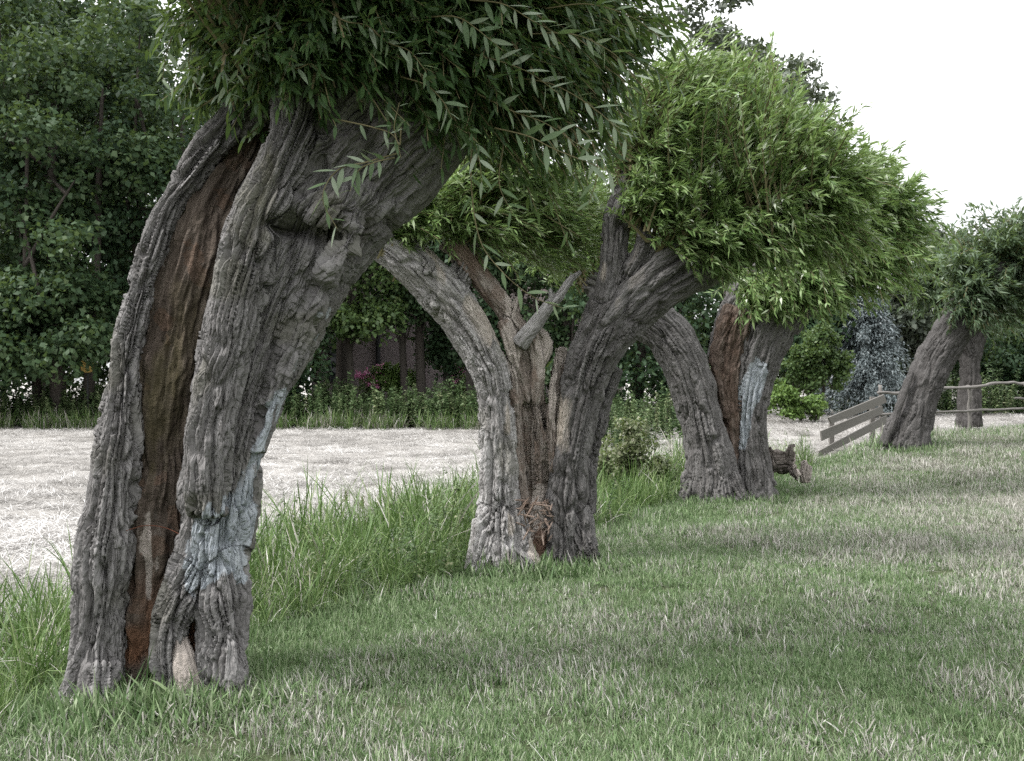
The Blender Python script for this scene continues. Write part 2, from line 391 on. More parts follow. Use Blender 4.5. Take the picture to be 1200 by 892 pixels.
def trunk(name, tubes, voxel, smooth, cw, cl, amp, seed, mat, parent, masks=None, style='bark', lump=0.03, k=1.0, main=99, grooves=()):
    parts, samples = [], []
    for ti, tb in enumerate(tubes):
        ys_ = 1.0
        if isinstance(tb, tuple): tb, ys_ = tb
        pts = np.array([[*at(p[0], p[1], p[2]), k * p[3] * p[2] / F] for p in tb])
        c = catmull(pts, 10); path, rad = c[:, :3], np.maximum(c[:, 3], 0.012)
        parts.append(tube(path, rad, 28, yscale=ys_))
        s = np.concatenate([[0], np.cumsum(np.linalg.norm(np.diff(path, axis=0), axis=1))])
        T = nrm(np.gradient(path, axis=0)); A = nrm(np.cross(np.broadcast_to((0, 1, 0.001), T.shape), T)); B = np.cross(T, A)
        if ti < main: samples.append((path, rad, s + ti * 7.3, T, A, B))
    me = remesh(*merge(parts), voxel, smooth)
    n = len(me.vertices); v = np.empty(n * 3, np.float32); me.vertices.foreach_get('co', v); v = v.reshape(-1, 3).astype(float)
    nr = np.empty(n * 3, np.float32); me.vertices.foreach_get('normal', nr); nr = nr.reshape(-1, 3).astype(float)
    P = np.vstack([q[0] for q in samples]); RA = np.concatenate([q[1] for q in samples]); SS = np.concatenate([q[2] for q in samples])
    TT, AA, BB = (np.vstack([q[k] for q in samples]) for k in (3, 4, 5))
    idx = np.empty(n, int)
    for a in range(0, n, 20000):
        d = np.linalg.norm(v[a:a + 20000, None].astype(np.float32) - P[None].astype(np.float32), axis=2) / RA[None].astype(np.float32)
        idx[a:a + 20000] = d.argmin(1)
    rel = v - P[idx]
    along = SS[idx] + (rel * TT[idx]).sum(1)
    ca, sa = (rel * AA[idx]).sum(1), (rel * BB[idx]).sum(1); th = np.arctan2(sa, ca)
    Rr = np.maximum(RA[idx] * 0.5 + 0.5 * RA.mean(), 0.06)
    uv = np.stack([np.cos(th) * Rr, np.sin(th) * Rr, along], -1)
    # bark relief: long interlaced plates parted by furrows
    twist = 0.5 * vnoise(uv * 2.2 + 5, seed)
    q = uv.copy(); q[:, 0] += 0.016 * vnoise(uv * 6, seed + 1) + 0.02 * twist; q[:, 1] += 0.016 * vnoise(uv * 7 + 9, seed + 2); q[:, 2] += 0.06 * vnoise(uv * 5 + 3, seed + 3)
    w1 = q / np.array([cw, cw, cl])
    f1, f2, pid = voro(w1, seed)
    if style == 'bark':
        n1 = np.abs(vnoise(w1 * 0.62 + 7, seed + 9)); n2 = np.abs(vnoise(w1 * np.array([0.95, 0.95, 0.8]) + 21, seed + 10)); n3 = np.abs(vnoise(w1 * np.array([1.9, 1.9, 0.9]) + 3, seed + 11))
        plate = np.minimum(S(n1, 0.0, 0.24), 0.2 + 0.8 * S(n2, 0.0, 0.22)); fine_ = S(n3, 0.0, 0.25)
        brk = S(f2 - f1, 0.0, 0.10)                       # plates break across here and there
        deep = 0.6 + 0.55 * S(vnoise(uv * 3.0 + 2, seed + 4), -0.4, 0.5)
        h = amp * deep * (plate * (0.8 + 0.4 * pid) + 0.30 * fine_ * plate + 0.12 * brk * plate - 0.9) + 0.28 * amp * fbm(w1 * np.array([3.5, 3.5, 1.5]), 3, seed + 6)
    else:                                               # stringy rotten wood
        h = amp * (0.8 * fbm(w1 * np.array([2.2, 2.2, 4.0]) + 40, 3, seed + 7) + 1.3 * fbm(w1 * np.array([1.2, 1.2, 0.5]), 4, seed) + 0.8 * (S(f2 - f1, 0, 0.5) - 0.6) + 0.6 * (1 - 2 * np.abs(vnoise(w1 * np.array([1.7, 1.7, 0.35]), seed + 2))))
    h = h + lump * fbm(v * 2.4, 3, seed + 20) * 1.4 + lump * 0.5 * vnoise(v * 6.5, seed + 23)
    for pts, gw, gd in grooves:                             # clefts and hollows on the near side
        pl_ = catmull(np.array([at(*q_) for q_ in pts]), 34)[:, [0, 2]]
        wob = np.stack([vnoise(v * 9, seed + 31), vnoise(v * 9 + 5, seed + 32)], -1) * gw * 0.6
        q2 = v[:, [0, 2]] + wob; near_ = np.where((nr[:, 1] < 0) & np.all((q2 > pl_.min(0) - 4 * gw) & (q2 < pl_.max(0) + 4 * gw), axis=1))[0]
        dmin = np.min(np.linalg.norm(q2[near_, None].astype(np.float32) - pl_[None].astype(np.float32), axis=2), 1)
        h[near_] -= gd * np.exp(-(dmin / gw) ** 2) * S(-nr[near_, 1], 0.0, 0.35)
    mk = np.zeros((n, 4)); mk[:, 3] = 1
    if masks: masks(v, nr, mk, uv)
    h = h * (1 - 0.75 * mk[:, 2]) if style == 'bark' else h
    v2 = v + nr * h[:, None]
    me.vertices.foreach_set('co', v2.astype(np.float32).ravel())
    me.polygons.foreach_set('use_smooth', np.ones(len(me.polygons), bool))
    attr(me, 'bark', uv, 'FLOAT_VECTOR'); attr(me, 'plate', pid); attr(me, 'mask', mk, 'FLOAT_COLOR'); me.update()
    me.materials.clear()
    return obj(name, me, mat, parent)

SCAR = heart_mat('pale_scar', (0.46, 0.43, 0.40), (0.66, 0.635, 0.61), (0.78, 0.765, 0.745), (0.46, 0.41, 0.36))
# ---- first willow: two bark shells round a hollow
b1 = at(190, 815, 5.75)
W1 = thing('willow_tree', 'huge hollow leaning willow in the foreground with faded blue paint on its split trunk', 'tree', b1, 'pollard willows in a row')
def m1(v, nr, mk, uv):
    f = S(-nr[:, 1], -0.15, 0.25)
    a = poly_soft(v, [(200, 698), (206, 645), (222, 600), (255, 590), (272, 545), (286, 520), (300, 470), (325, 440), (352, 388), (372, 352), (398, 330), (388, 358), (362, 412), (338, 455), (318, 490), (304, 545), (292, 600), (284, 640), (276, 700), (246, 684), (224, 704)], 5.45, 0.025)
    mk[:, 0] = 1.12 * a * f
    mk[:, 1] = 0.25 * S(v[:, 2], -0.1, 0.4) * S(vnoise(v * 4, 77), 0.25, 0.7) + 0.5 * poly_soft(v, [(305, 190), (330, 180), (320, 240), (290, 300), (278, 290)], 5.5, 0.05)
TUB1 = [
    [(98, 850, 5.75, 46), (108, 815, 5.75, 37), (113, 761, 5.75, 29), (123, 658, 5.75, 28), (134, 555, 5.76, 24), (145, 451, 5.78, 17), (153, 392, 5.80, 14), (178, 300, 5.84, 12), (201, 238, 5.86, 12), (236, 188, 5.88, 14), (272, 146, 5.90, 17), (320, 100, 5.92, 30)],
    ([(248, 655, 5.82, 30), (250, 640, 5.82, 40), (256, 606, 5.82, 40), (261, 544, 5.83, 41), (271, 493, 5.85, 46), (295, 415, 5.90, 57), (328, 331, 5.95, 70), (358, 265, 5.98, 82), (402, 205, 6.0, 88), (450, 150, 6.0, 92), (505, 90, 6.0, 85), (560, 30, 6.0, 62)], 0.9),
    [(243, 600, 5.62, 20), (248, 495, 5.60, 24), (266, 410, 5.60, 26), (286, 324, 5.60, 29), (303, 260, 5.60, 29), (332, 200, 5.62, 30), (352, 150, 5.65, 34), (362, 95, 5.7, 40), (372, 40, 5.75, 34)],
    [(248, 630, 5.80, 30), (228, 670, 5.77, 25), (206, 710, 5.74, 18), (196, 755, 5.73, 16), (203, 798, 5.73, 17), (214, 850, 5.74, 20)],
    [(256, 640, 5.80, 34), (260, 690, 5.79, 29), (262, 725, 5.78, 25), (262, 765, 5.76, 25), (262, 805, 5.75, 29), (266, 850, 5.75, 40)],
    [(322, 215, 5.80, 14), (352, 236, 5.68, 26), (392, 246, 5.66, 28), (425, 238, 5.76, 26), (450, 205, 5.85, 24)],
    [(316, 262, 5.60, 9), (308, 300, 5.60, 11), (300, 345, 5.63, 11), (292, 390, 5.68, 10)],
    [(345, 170, 5.66, 30), (385, 175, 5.68, 28), (425, 160, 5.72, 28), (460, 120, 5.75, 32)],
    [(420, 262, 5.62, 9), (390, 310, 5.64, 12), (372, 348, 5.72, 11), (345, 400, 5.76, 12), (322, 460, 5.76, 11), (303, 530, 5.74, 9)],
    [(106, 760, 5.7, 22), (92, 810, 5.64, 20), (70, 838, 5.56, 14), (48, 862, 5.5, 10)], [(118, 780, 5.66, 22), (122, 830, 5.58, 18), (130, 860, 5.52, 12)],
    [(268, 760, 5.72, 20), (276, 810, 5.64, 18), (290, 840, 5.56, 12)],
]
trunk('trunk', TUB1, 0.0130, 4, 0.034, 0.36, 0.046, 11, BARK, W1, m1, lump=0.022, main=5, grooves=[
    ([(330, 268, 5.5), (352, 270, 5.5), (380, 282, 5.5), (404, 276, 5.5)], 0.055, 0.15), ([(338, 285, 5.5), (330, 330, 5.5), (316, 385, 5.5), (300, 440, 5.5), (290, 500, 5.5)], 0.028, 0.065),
    ([(372, 130, 5.5), (382, 165, 5.5), (372, 200, 5.5), (350, 225, 5.5)], 0.035, 0.07), ([(420, 120, 5.5), (432, 165, 5.5), (425, 205, 5.5)], 0.04, 0.06), ([(358, 330, 5.5), (345, 380, 5.5), (325, 430, 5.5)], 0.02, 0.04),
    ([(255, 480, 5.5), (248, 540, 5.5), (246, 600, 5.5)], 0.014, 0.04), ([(120, 700, 5.6), (126, 640, 5.6), (132, 570, 5.6), (140, 500, 5.6)], 0.012, 0.03), ([(470, 150, 5.5), (455, 200, 5.5), (420, 250, 5.5)], 0.03, 0.05), ([(275, 700, 5.6), (270, 650, 5.6), (280, 600, 5.6), (288, 560, 5.6)], 0.012, 0.035)])
def mh1(v, nr, mk, uv):
    mk[:, 0] = 1.1 * S(-v[:, 2], -0.75, -0.1) * S(vnoise(v * np.array([14, 14, 5]), 97), -0.5, 0.3)
    mk[:, 1] = 0.9 * poly_soft(v, [(165, 440), (200, 400), (215, 330), (232, 330), (222, 420), (200, 520), (165, 560)], 5.8, 0.06)
    mk[:, 2] = poly_soft(v, [(163, 660), (170, 590), (180, 590), (182, 660), (176, 715), (166, 705)], 5.8, 0.02) * 0.9
trunk('heartwood', [[(168, 850, 6.04, 52), (170, 760, 6.04, 46), (176, 680, 6.04, 44), (186, 600, 6.04, 46), (195, 500, 6.04, 48), (206, 400, 6.04, 50), (230, 300, 6.06, 48), (250, 235, 6.08, 44), (280, 185, 6.1, 34), (310, 130, 6.1, 24)],
      [(170, 820, 5.86, 26), (172, 760, 5.90, 16), (173, 700, 5.93, 12)], [(232, 860, 5.98, 34), (234, 760, 5.98, 32), (240, 690, 5.98, 30)]],
      0.018, 1, 0.040, 0.26, 0.022, 31, HEART, W1, mh1, 'rot', 0.04)
trunk('exposed_wood', [[(211, 735, 5.735, 5), (213, 758, 5.70, 10), (217, 782, 5.675, 14), (224, 818, 5.67, 13)]], 0.009, 1, 0.03, 0.15, 0.006, 41, SCAR, W1, lambda v, nr, mk, uv: mk.__setitem__((slice(None), 2), 1.8), 'rot', 0.008)
V, G = tube(catmull([at(148, 622, 5.66), at(170, 616, 5.74), at(195, 619, 5.76), at(222, 632, 5.68)], 6), np.full(19, 0.0022), 5)
mw = Mat('rust'); RUST = mw.done((0.13, 0.05, 0.03), 0.8)
obj('wire', mesh_from('wire', V, G), RUST, W1, label='rusty wire stretched across the hollow')
mc = Mat('cut_wood'); CUT = mc.done(mc.ramp(mc.noise(mc.n('TexCoord').outputs['Object'], 30), [(0.3, (0.42, 0.33, 0.24)), (0.7, (0.62, 0.53, 0.43))]), 0.85)
p0 = at(310, 26, 5.42); V, G = tube(np.array([p0 + (0.02, 0.25, 0.03), p0 + (0.01, 0.1, 0.01), p0]), np.array([0.03, 0.028, 0.026]), 12)
obj('cut_stub', mesh_from('cut_stub', V, G), CUT, W1)

# ---- second willow: split to the ground into two leaning halves
W2 = thing('willow_tree', 'silver-barked willow split to the ground into two halves leaning apart, rotten core between', 'tree', at(625, 655, 9.8), 'pollard willows in a row')
def m2(v, nr, mk, uv):
    mk[:, 2] = 0.75 * S(vnoise(v * np.array([9, 9, 2.2]), 91), 0.25, 0.5) * S(nr[:, 0] + 0.4 * nr[:, 2], 0.0, 0.7)  # pale torn wood on right and upper faces, the limb's bright lighting painted in
    mk[:, 1] = 0.25 * S(vnoise(v * 3, 92), 0.2, 0.7)
trunk('trunk', [
    [(594, 700, 9.8, 46), (592, 668, 9.8, 38), (588, 634, 9.8, 29), (586, 590, 9.8, 25), (585, 543, 9.8, 22), (582, 482, 9.8, 20), (575, 436, 9.8, 22), (551, 387, 9.8, 25), (516, 340, 9.78, 26), (478, 304, 9.75, 26), (445, 282, 9.72, 23), (415, 262, 9.7, 16)],
    [(577, 600, 9.75, 18), (566, 650, 9.66, 19), (552, 684, 9.55, 13), (540, 705, 9.5, 9)], [(598, 600, 9.75, 16), (608, 640, 9.68, 17), (624, 664, 9.58, 12), (638, 684, 9.5, 8)],
    [(588, 600, 9.68, 13), (590, 650, 9.58, 15), (598, 685, 9.5, 12)],
    [(500, 320, 9.7, 18), (480, 290, 9.7, 14), (470, 262, 9.7, 12)], [(530, 345, 9.85, 16), (548, 300, 9.95, 15), (545, 262, 10.0, 15), (540, 225, 10.0, 10)],
], 0.021, 2, 0.036, 0.34, 0.041, 51, BARK2, W2, m2, lump=0.022, k=0.95, grooves=[([(590, 680, 9.6), (585, 620, 9.6), (590, 560, 9.6), (592, 500, 9.6)], 0.02, 0.05), ([(572, 600, 9.6), (574, 540, 9.6), (574, 480, 9.6)], 0.015, 0.035), ([(600, 670, 9.6), (598, 620, 9.6), (600, 580, 9.6)], 0.018, 0.05), ([(575, 440, 9.6), (548, 395, 9.6), (505, 345, 9.6)], 0.02, 0.03)])
def m2r(v, nr, mk, uv):
    mk[:, 2] = 0.8 * poly_soft(v, [(652, 520), (660, 470), (668, 468), (662, 530)], 9.6, 0.03) + 0.8 * S(vnoise(v * np.array([9, 9, 2.2]), 93), 0.5, 0.7) * S(-nr[:, 0], 0.1, 0.7)  # pale wood on left faces, with the sunlit left edge painted in
trunk('trunk', [
    [(668, 680, 9.98, 30), (667, 640, 9.98, 26), (665, 599, 9.95, 24), (668, 532, 9.95, 23), (681, 465, 9.92, 25), (701, 405, 9.9, 31), (731, 360, 9.88, 38), (776, 322, 9.86, 41), (830, 290, 9.85, 43), (880, 268, 9.85, 38), (930, 250, 9.85, 24)],
    [(716, 350, 9.78, 20), (719, 300, 9.74, 16), (722, 262, 9.73, 15), (732, 228, 9.73, 14), (742, 200, 9.75, 12)],
    [(738, 320, 9.7, 14), (752, 290, 9.65, 9), (755, 262, 9.64, 7)],
    [(659, 600, 9.92, 14), (655, 632, 9.86, 13), (650, 655, 9.8, 9)], [(676, 600, 9.92, 15), (684, 634, 9.84, 14), (696, 656, 9.76, 9)],
    [(688, 600, 10.05, 10), (692, 540, 10.05, 9), (704, 480, 10.02, 10), (722, 430, 10.0, 12)],
], 0.021, 2, 0.036, 0.34, 0.041, 61, BARK3, W2, m2r, lump=0.022, k=0.95, grooves=[([(662, 655, 9.7), (660, 600, 9.7), (664, 540, 9.7), (676, 470, 9.7)], 0.018, 0.045), ([(682, 640, 9.7), (680, 590, 9.7), (682, 530, 9.7), (695, 470, 9.7), (712, 420, 9.7)], 0.022, 0.06), ([(735, 345, 9.7), (730, 380, 9.7), (712, 410, 9.7)], 0.03, 0.05), ([(800, 320, 9.6), (765, 345, 9.6), (740, 375, 9.6)], 0.03, 0.05)])
def mh2(v, nr, mk, uv):
    mk[:, 0] = 0.5 * S(vnoise(v * np.array([8, 8, 2.0]), 95), 0.1, 0.5) + 0.9 * S(-v[:, 2], -0.7, -0.1)
    mk[:, 2] = 1.1 * S(vnoise(v * np.array([7, 7, 2]) + 3, 96), -0.15, 0.45)
rs = random.Random(12)
SPL = []
for k in range(20):
    x0 = rs.uniform(604, 650); y0 = rs.uniform(500, 610); hgt = rs.uniform(60, 150); D0 = rs.uniform(9.86, 10.0); r0 = rs.uniform(2.2, 4.6); lean = (x0 - 626) * rs.uniform(0.1, 0.5) - 6
    SPL.append([(x0, y0, D0, r0), (x0 + lean * 0.2 + rs.uniform(-3, 3), y0 - hgt * 0.5, D0 - 0.02, r0), (x0 + lean * 0.6 + rs.uniform(-4, 4), y0 - hgt * 0.8, D0, r0 * 0.7), (x0 + lean + rs.uniform(-6, 6), y0 - hgt, D0 + 0.02, 1.2)])
trunk('heartwood', [
    [(630, 660, 10.06, 28), (628, 600, 10.08, 22), (624, 540, 10.08, 19), (620, 480, 10.06, 19), (616, 430, 10.0, 18), (606, 395, 9.93, 14), (594, 366, 9.9, 12), (572, 336, 9.9, 12), (548, 306, 9.9, 13), (525, 280, 9.9, 13)],
    [(618, 470, 9.90, 8), (606, 430, 9.84, 8), (598, 400, 9.80, 8), (590, 376, 9.8, 7)], [(626, 470, 9.92, 9), (630, 430, 9.86, 9), (622, 395, 9.82, 7), (604, 372, 9.82, 5), (608, 350, 9.85, 4)],
    [(648, 600, 10.04, 8), (647, 540, 10.02, 8), (650, 480, 10.0, 8), (653, 440, 10.0, 7), (660, 408, 10.0, 4)],
    [(630, 440, 9.88, 7), (640, 405, 9.86, 7), (628, 385, 9.86, 5)], [(612, 590, 9.86, 7), (606, 500, 9.84, 6), (602, 440, 9.82, 6), (596, 410, 9.82, 3)],
] + SPL, 0.017, 0, 0.030, 0.26, 0.016, 71, HEART2, W2, mh2, 'rot', 0.012)
trunk('dead_branch', [[(608, 404, 9.78, 10), (626, 382, 9.74, 9), (642, 360, 9.70, 7), (656, 347, 9.68, 5.5), (668, 329, 9.66, 4), (680, 318, 9.65, 2)], [(640, 364, 9.7, 5), (646, 350, 9.66, 3.5), (645, 338, 9.64, 1.8)]], 0.014, 0, 0.04, 0.2, 0.010, 81, BARK2, W2, None, lump=0.01)
random.seed(4)
dd = []
for k in range(60):                                         # heap of rotten splinters at the foot of the core
    c = at(random.uniform(608, 646), random.uniform(585, 632), random.uniform(9.55, 9.8)); a = random.uniform(0, 6.28); e = random.uniform(-0.2, 1.1); L = random.uniform(0.03, 0.09)
    d = np.array((math.cos(a) * math.cos(e), math.sin(a) * math.cos(e), math.sin(e))) * L
    dd.append(tube(np.array([c - d, c, c + d]), np.array([0.006, 0.011, 0.003]), 5))
V, G = merge(dd); me = mesh_from('splinters', V, G); attr(me, 'bark', V * 1.0, 'FLOAT_VECTOR'); attr(me, 'mask', np.tile([0.45, 0, 0.1, 1], (len(V), 1)), 'FLOAT_COLOR')
obj('splinters', me, HEART2, W2, kind='stuff')

# ---- third willow: split, right half with pale blue paint
W3 = thing('willow_tree', 'split willow in the middle distance with a pale blue painted strip on its right half', 'tree', at(850, 585, 15.0), 'pollard willows in a row')
trunk('trunk', [
    [(836, 612, 15, 42), (834, 580, 15, 34), (830, 535, 15, 27), (819, 482, 15, 24), (806, 437, 15, 26), (785, 397, 15, 26), (752, 368, 15, 25), (720, 345, 15, 22), (690, 325, 15, 16)],
    [(848, 555, 14.9, 15), (864, 580, 14.75, 10), (874, 594, 14.7, 7)], [(815, 560, 14.95, 15), (804, 592, 14.85, 10)],
], 0.028, 1, 0.046, 0.52, 0.048, 101, BARK3, W3, None, lump=0.03)
def m3(v, nr, mk, uv):
    mk[:, 0] = 1.2 * poly_soft(v, [(886, 418), (904, 430), (896, 462), (886, 482), (880, 526), (868, 530), (854, 514), (862, 486), (872, 452)], 14.8, 0.03) * S(-nr[:, 1], -0.1, 0.3)
trunk('trunk', [
    [(884, 605, 15.2, 34), (884, 560, 15.2, 24), (879, 510, 15.2, 20), (881, 460, 15.2, 22), (892, 410, 15.2, 28), (915, 365, 15.2, 32), (952, 325, 15.2, 32), (995, 290, 15.2, 26), (1030, 265, 15.2, 18)],
    [(868, 480, 15.2, 12), (876, 430, 15.1, 11), (882, 390, 15.1, 12), (890, 350, 15.1, 16)],
    [(840, 420, 15.4, 12), (852, 380, 15.4, 14), (870, 345, 15.4, 18), (890, 300, 15.4, 16)],
], 0.028, 1, 0.046, 0.52, 0.048, 111, BARK3, W3, m3, lump=0.03, k=0.92)
trunk('heartwood', [
    [(862, 600, 15.2, 18), (860, 540, 15.25, 15), (856, 490, 15.25, 17), (854, 445, 15.25, 21), (862, 400, 15.25, 24), (872, 365, 15.25, 24)],
    [(850, 490, 15.1, 7), (843, 450, 15.08, 8), (842, 415, 15.1, 9), (856, 375, 15.1, 10)], [(862, 480, 15.12, 7), (864, 430, 15.1, 7), (874, 390, 15.1, 9)],
], 0.024, 0, 0.05, 0.32, 0.030, 121, HEART3, W3, lambda v, nr, mk, uv: (mk.__setitem__((slice(None), 0), 0.22 * S(vnoise(v * np.array([5, 5, 1.5]), 3), -0.1, 0.4)), mk.__setitem__((slice(None), 2), 0.4 * S(vnoise(v * np.array([5, 5, 1]) + 8, 5), 0.1, 0.5))), 'rot', 0.03)

# ---- fourth willow by the fence, fifth behind it
W4 = thing('willow_tree', 'single-stemmed willow leaning right in front of the rail fence', 'tree', at(1062, 512, 20), 'pollard willows in a row')
trunk('trunk', [
    [(1056, 545, 20, 34), (1062, 512, 20, 26), (1070, 485, 20, 22), (1080, 455, 20, 21), (1101, 412, 20, 21), (1128, 374, 20, 23), (1160, 338, 20, 26), (1192, 305, 20, 24), (1220, 280, 20, 16)],
    [(1050, 505, 19.9, 9), (1042, 522, 19.8, 7), (1036, 540, 19.75, 5)],
], 0.036, 1, 0.05, 0.36, 0.032, 131, BARK4, W4, lambda v, nr, mk, uv: mk.__setitem__((slice(None), 0), 0.5 * poly_soft(v, [(1052, 492), (1060, 462), (1072, 462), (1066, 492)], 19.8, 0.06)), lump=0.04)
trunk('bark_strip', [[(1037, 522, 19.72, 3.2), (1050, 488, 19.70, 3.4), (1064, 450, 19.72, 3.0), (1070, 436, 19.75, 1.6)]], 0.026, 0, 0.05, 0.3, 0.008, 133, BARK4, W4, None, 'rot', 0.01)
W5 = thing('willow_tree', 'shorter willow standing behind the leaning one, beyond the rail fence', 'tree', at(1136, 475, 28.5), 'pollard willows in a row')
trunk('trunk', [[(1136, 500, 28.5, 20), (1136, 450, 28.5, 16), (1138, 410, 28.5, 17), (1148, 375, 28.5, 20), (1160, 345, 28.5, 20), (1172, 315, 28.5, 14)], [(1138, 415, 28.4, 12), (1120, 375, 28.4, 11), (1108, 345, 28.4, 9)]], 0.045, 1, 0.08, 0.4, 0.035, 141, BARK5, W5, None, lump=0.04, k=0.72)
# ------------------------------------------------------------------ foliage
LEAF4 = (np.array([(0, 0, 0), (.30, .5, .0), (.30, -.5, .0), (.66, .40, -.02), (.66, -.40, -.02), (1, 0, -.10)]), [np.array([(1, 2, 4, 3)]), np.array([(0, 2, 1), (3, 4, 5)])])
LEAF8 = (np.array([(0, 0, 0), (.28, .5, .035), (.28, 0, 0), (.28, -.5, .035), (.64, .42, .0), (.64, 0, -.035), (.64, -.42, .0), (1, 0, -.14)]),
         [np.array([(1, 2, 5, 4), (2, 3, 6, 5)]), np.array([(0, 2, 1), (0, 3, 2), (4, 5, 7), (5, 6, 7)])])
LEAF2 = (np.array([(0, 0, 0), (.42, .54, .05), (.42, -.54, .05), (1, 0, -.04)]), [np.array([(0, 2, 1), (1, 2, 3)])])

def leaf_arrays(P, D, N, L, W, tmpl):
    T, faces = tmpl
    D = nrm(D); N = nrm(N - (N * D).sum(-1, keepdims=True) * D); Sd = np.cross(N, D)
    V = P[:, None] + L[:, None, None] * (D[:, None] * T[None, :, 0, None] + N[:, None] * T[None, :, 2, None]) + W[:, None, None] * Sd[:, None] * T[None, :, 1, None]
    n, k = len(P), len(T); off = (np.arange(n) * k)[:, None, None]
    return V.reshape(-1, 3), [(f[None] + off).reshape(-1, f.shape[1]) for f in faces]

def leaves(name, P, D, N, L, W, rnd, mat, parent, tmpl, **kw):
    V, G = leaf_arrays(P, D, N, L, W, tmpl); me = mesh_from(name, V, G, True)
    attr(me, 'rnd', np.repeat(rnd, len(tmpl[0]))); return obj(name, me, mat, parent, **kw)

WIND = np.array((0.85, 0.1, 0.12))
TWIG = Mat('twig').done((0.13, 0.115, 0.06), 0.75)

def ellipsoid_pts(rng, n, c, r, shell):
    d = nrm(rng.normal(size=(n, 3))); q = rng.random(n) ** shell * (1 + 0.42 * rng.random(n) ** 4)
    return np.asarray(c) + d * q[:, None] * np.asarray(r)

def willow_crown(parent, heads, blobs, nshoot, per, llen, lwid, mat, seed, tmpl=LEAF4, wind=0.5, hang=0.15, bow=0.25, t0=0.2, shell=0.45):
    """heads, blobs: points of the place; each shoot runs from the nearest-ish head to a point of a blob"""
    rng = np.random.default_rng(seed)
    H = np.array([h[:3] for h in heads]); wts = np.array([b[2] for b in blobs], float); wts /= wts.sum()
    pick = rng.choice(len(blobs), nshoot, p=wts); E = np.empty((nshoot, 3))
    for k, b in enumerate(blobs):
        m = pick == k; E[m] = ellipsoid_pts(rng, m.sum(), b[0], b[1], shell)
    d = np.linalg.norm(E[:, None] - H[None], axis=2) * rng.uniform(0.8, 1.25, (nshoot, len(H)))
    B = H[d.argmin(1)] + rng.normal(size=(nshoot, 3)) * 0.10
    L = np.linalg.norm(E - B, axis=1, keepdims=True)
    up = np.array((0, 0, 1.0)); C1 = (B + E) / 2 + up * bow * L + rng.normal(size=(nshoot, 3)) * 0.10 * L - WIND * 0.10 * L
    t = (t0 + (1 - t0) * (np.arange(per)[None] + rng.random((nshoot, per))) / per)[..., None]
    P = (1 - t) ** 2 * B[:, None] + 2 * t * (1 - t) * C1[:, None] + t ** 2 * E[:, None]
    T = nrm(2 * (1 - t) * (C1 - B)[:, None] + 2 * t * (E - C1)[:, None])
    rv = nrm(rng.normal(size=P.shape)); sidev = nrm(np.cross(T, rv))
    D = T * 0.75 + sidev * rng.uniform(0.3, 0.9, t.shape) + WIND * wind * rng.uniform(0.3, 1.3, t.shape) - up * hang * rng.uniform(0, 2, t.shape)
    N = rng.normal(size=P.shape) * 0.55 + up
    n = nshoot * per; fl = lambda a: a.reshape(-1, 3)
    Ls = llen * rng.uniform(0.6, 1.2, n); Ws = lwid * rng.uniform(0.75, 1.2, n)
    tone = np.clip(rng.normal(0.42, 0.22, n) + np.repeat(rng.normal(0, 0.14, nshoot), per), 0, 1)
    leaves('foliage', fl(P) + rng.normal(size=(n, 3)) * 0.012, fl(D), fl(N), Ls, Ws, tone, mat, parent, tmpl, kind='stuff')
    tt = np.linspace(0, 1, 4)[None, :, None]                # the shoots themselves
    Q = (1 - tt) ** 2 * B[:, None] + 2 * tt * (1 - tt) * C1[:, None] + tt ** 2 * E[:, None]
    a = np.array([(0, 1, 0), (.87, -.5, 0), (-.87, -.5, 0)]); rr = np.array([0.013, 0.008, 0.005, 0.002])
    thick = np.where(rng.random(nshoot) < 0.15, 2.4, 1.0)
    V = (Q[:, :, None] + a[None, None] * rr[None, :, None, None] * thick[:, None, None, None]).reshape(-1, 3)
    base = (np.arange(nshoot) * 12)[:, None, None] + (np.arange(3) * 3)[None, :, None]; j = np.arange(3)[None, None]; k = (j + 1) % 3
    G = np.stack([base + j, base + k, base + 3 + k, base + 3 + j], -1).reshape(-1, 4)
    obj('shoots', mesh_from('shoots', V, [G]), TWIG, parent, kind='stuff')

def blob(px, py, D, rx, ry, rz, w):
    """ellipsoid: centre by pixel and distance, radii in metres"""
    return (at(px, py, D), (rx, ry, rz), w)

# first willow
h1 = [at(*p) for p in [(330, 90, 5.8), (375, 55, 5.75), (420, 60, 5.9), (470, 60, 6.0), (520, 60, 6.0), (560, 30, 6.0), (360, 20, 5.8), (310, 60, 5.95), (600, 10, 6.0)]]
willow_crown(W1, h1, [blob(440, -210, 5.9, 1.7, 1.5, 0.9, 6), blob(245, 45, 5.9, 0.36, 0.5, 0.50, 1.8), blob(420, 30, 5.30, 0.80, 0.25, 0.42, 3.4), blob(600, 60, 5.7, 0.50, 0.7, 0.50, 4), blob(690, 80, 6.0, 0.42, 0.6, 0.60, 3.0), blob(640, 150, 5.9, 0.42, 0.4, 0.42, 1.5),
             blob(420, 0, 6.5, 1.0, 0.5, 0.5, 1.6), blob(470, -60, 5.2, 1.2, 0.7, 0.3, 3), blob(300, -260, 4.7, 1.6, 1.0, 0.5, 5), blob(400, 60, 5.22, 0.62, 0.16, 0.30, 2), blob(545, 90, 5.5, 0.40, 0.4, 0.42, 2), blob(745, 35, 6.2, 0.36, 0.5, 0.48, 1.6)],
             2150, 38, 0.098, 0.0215, WILLOW_DARK, 5, LEAF4, 0.25, 0.45, 0.22)
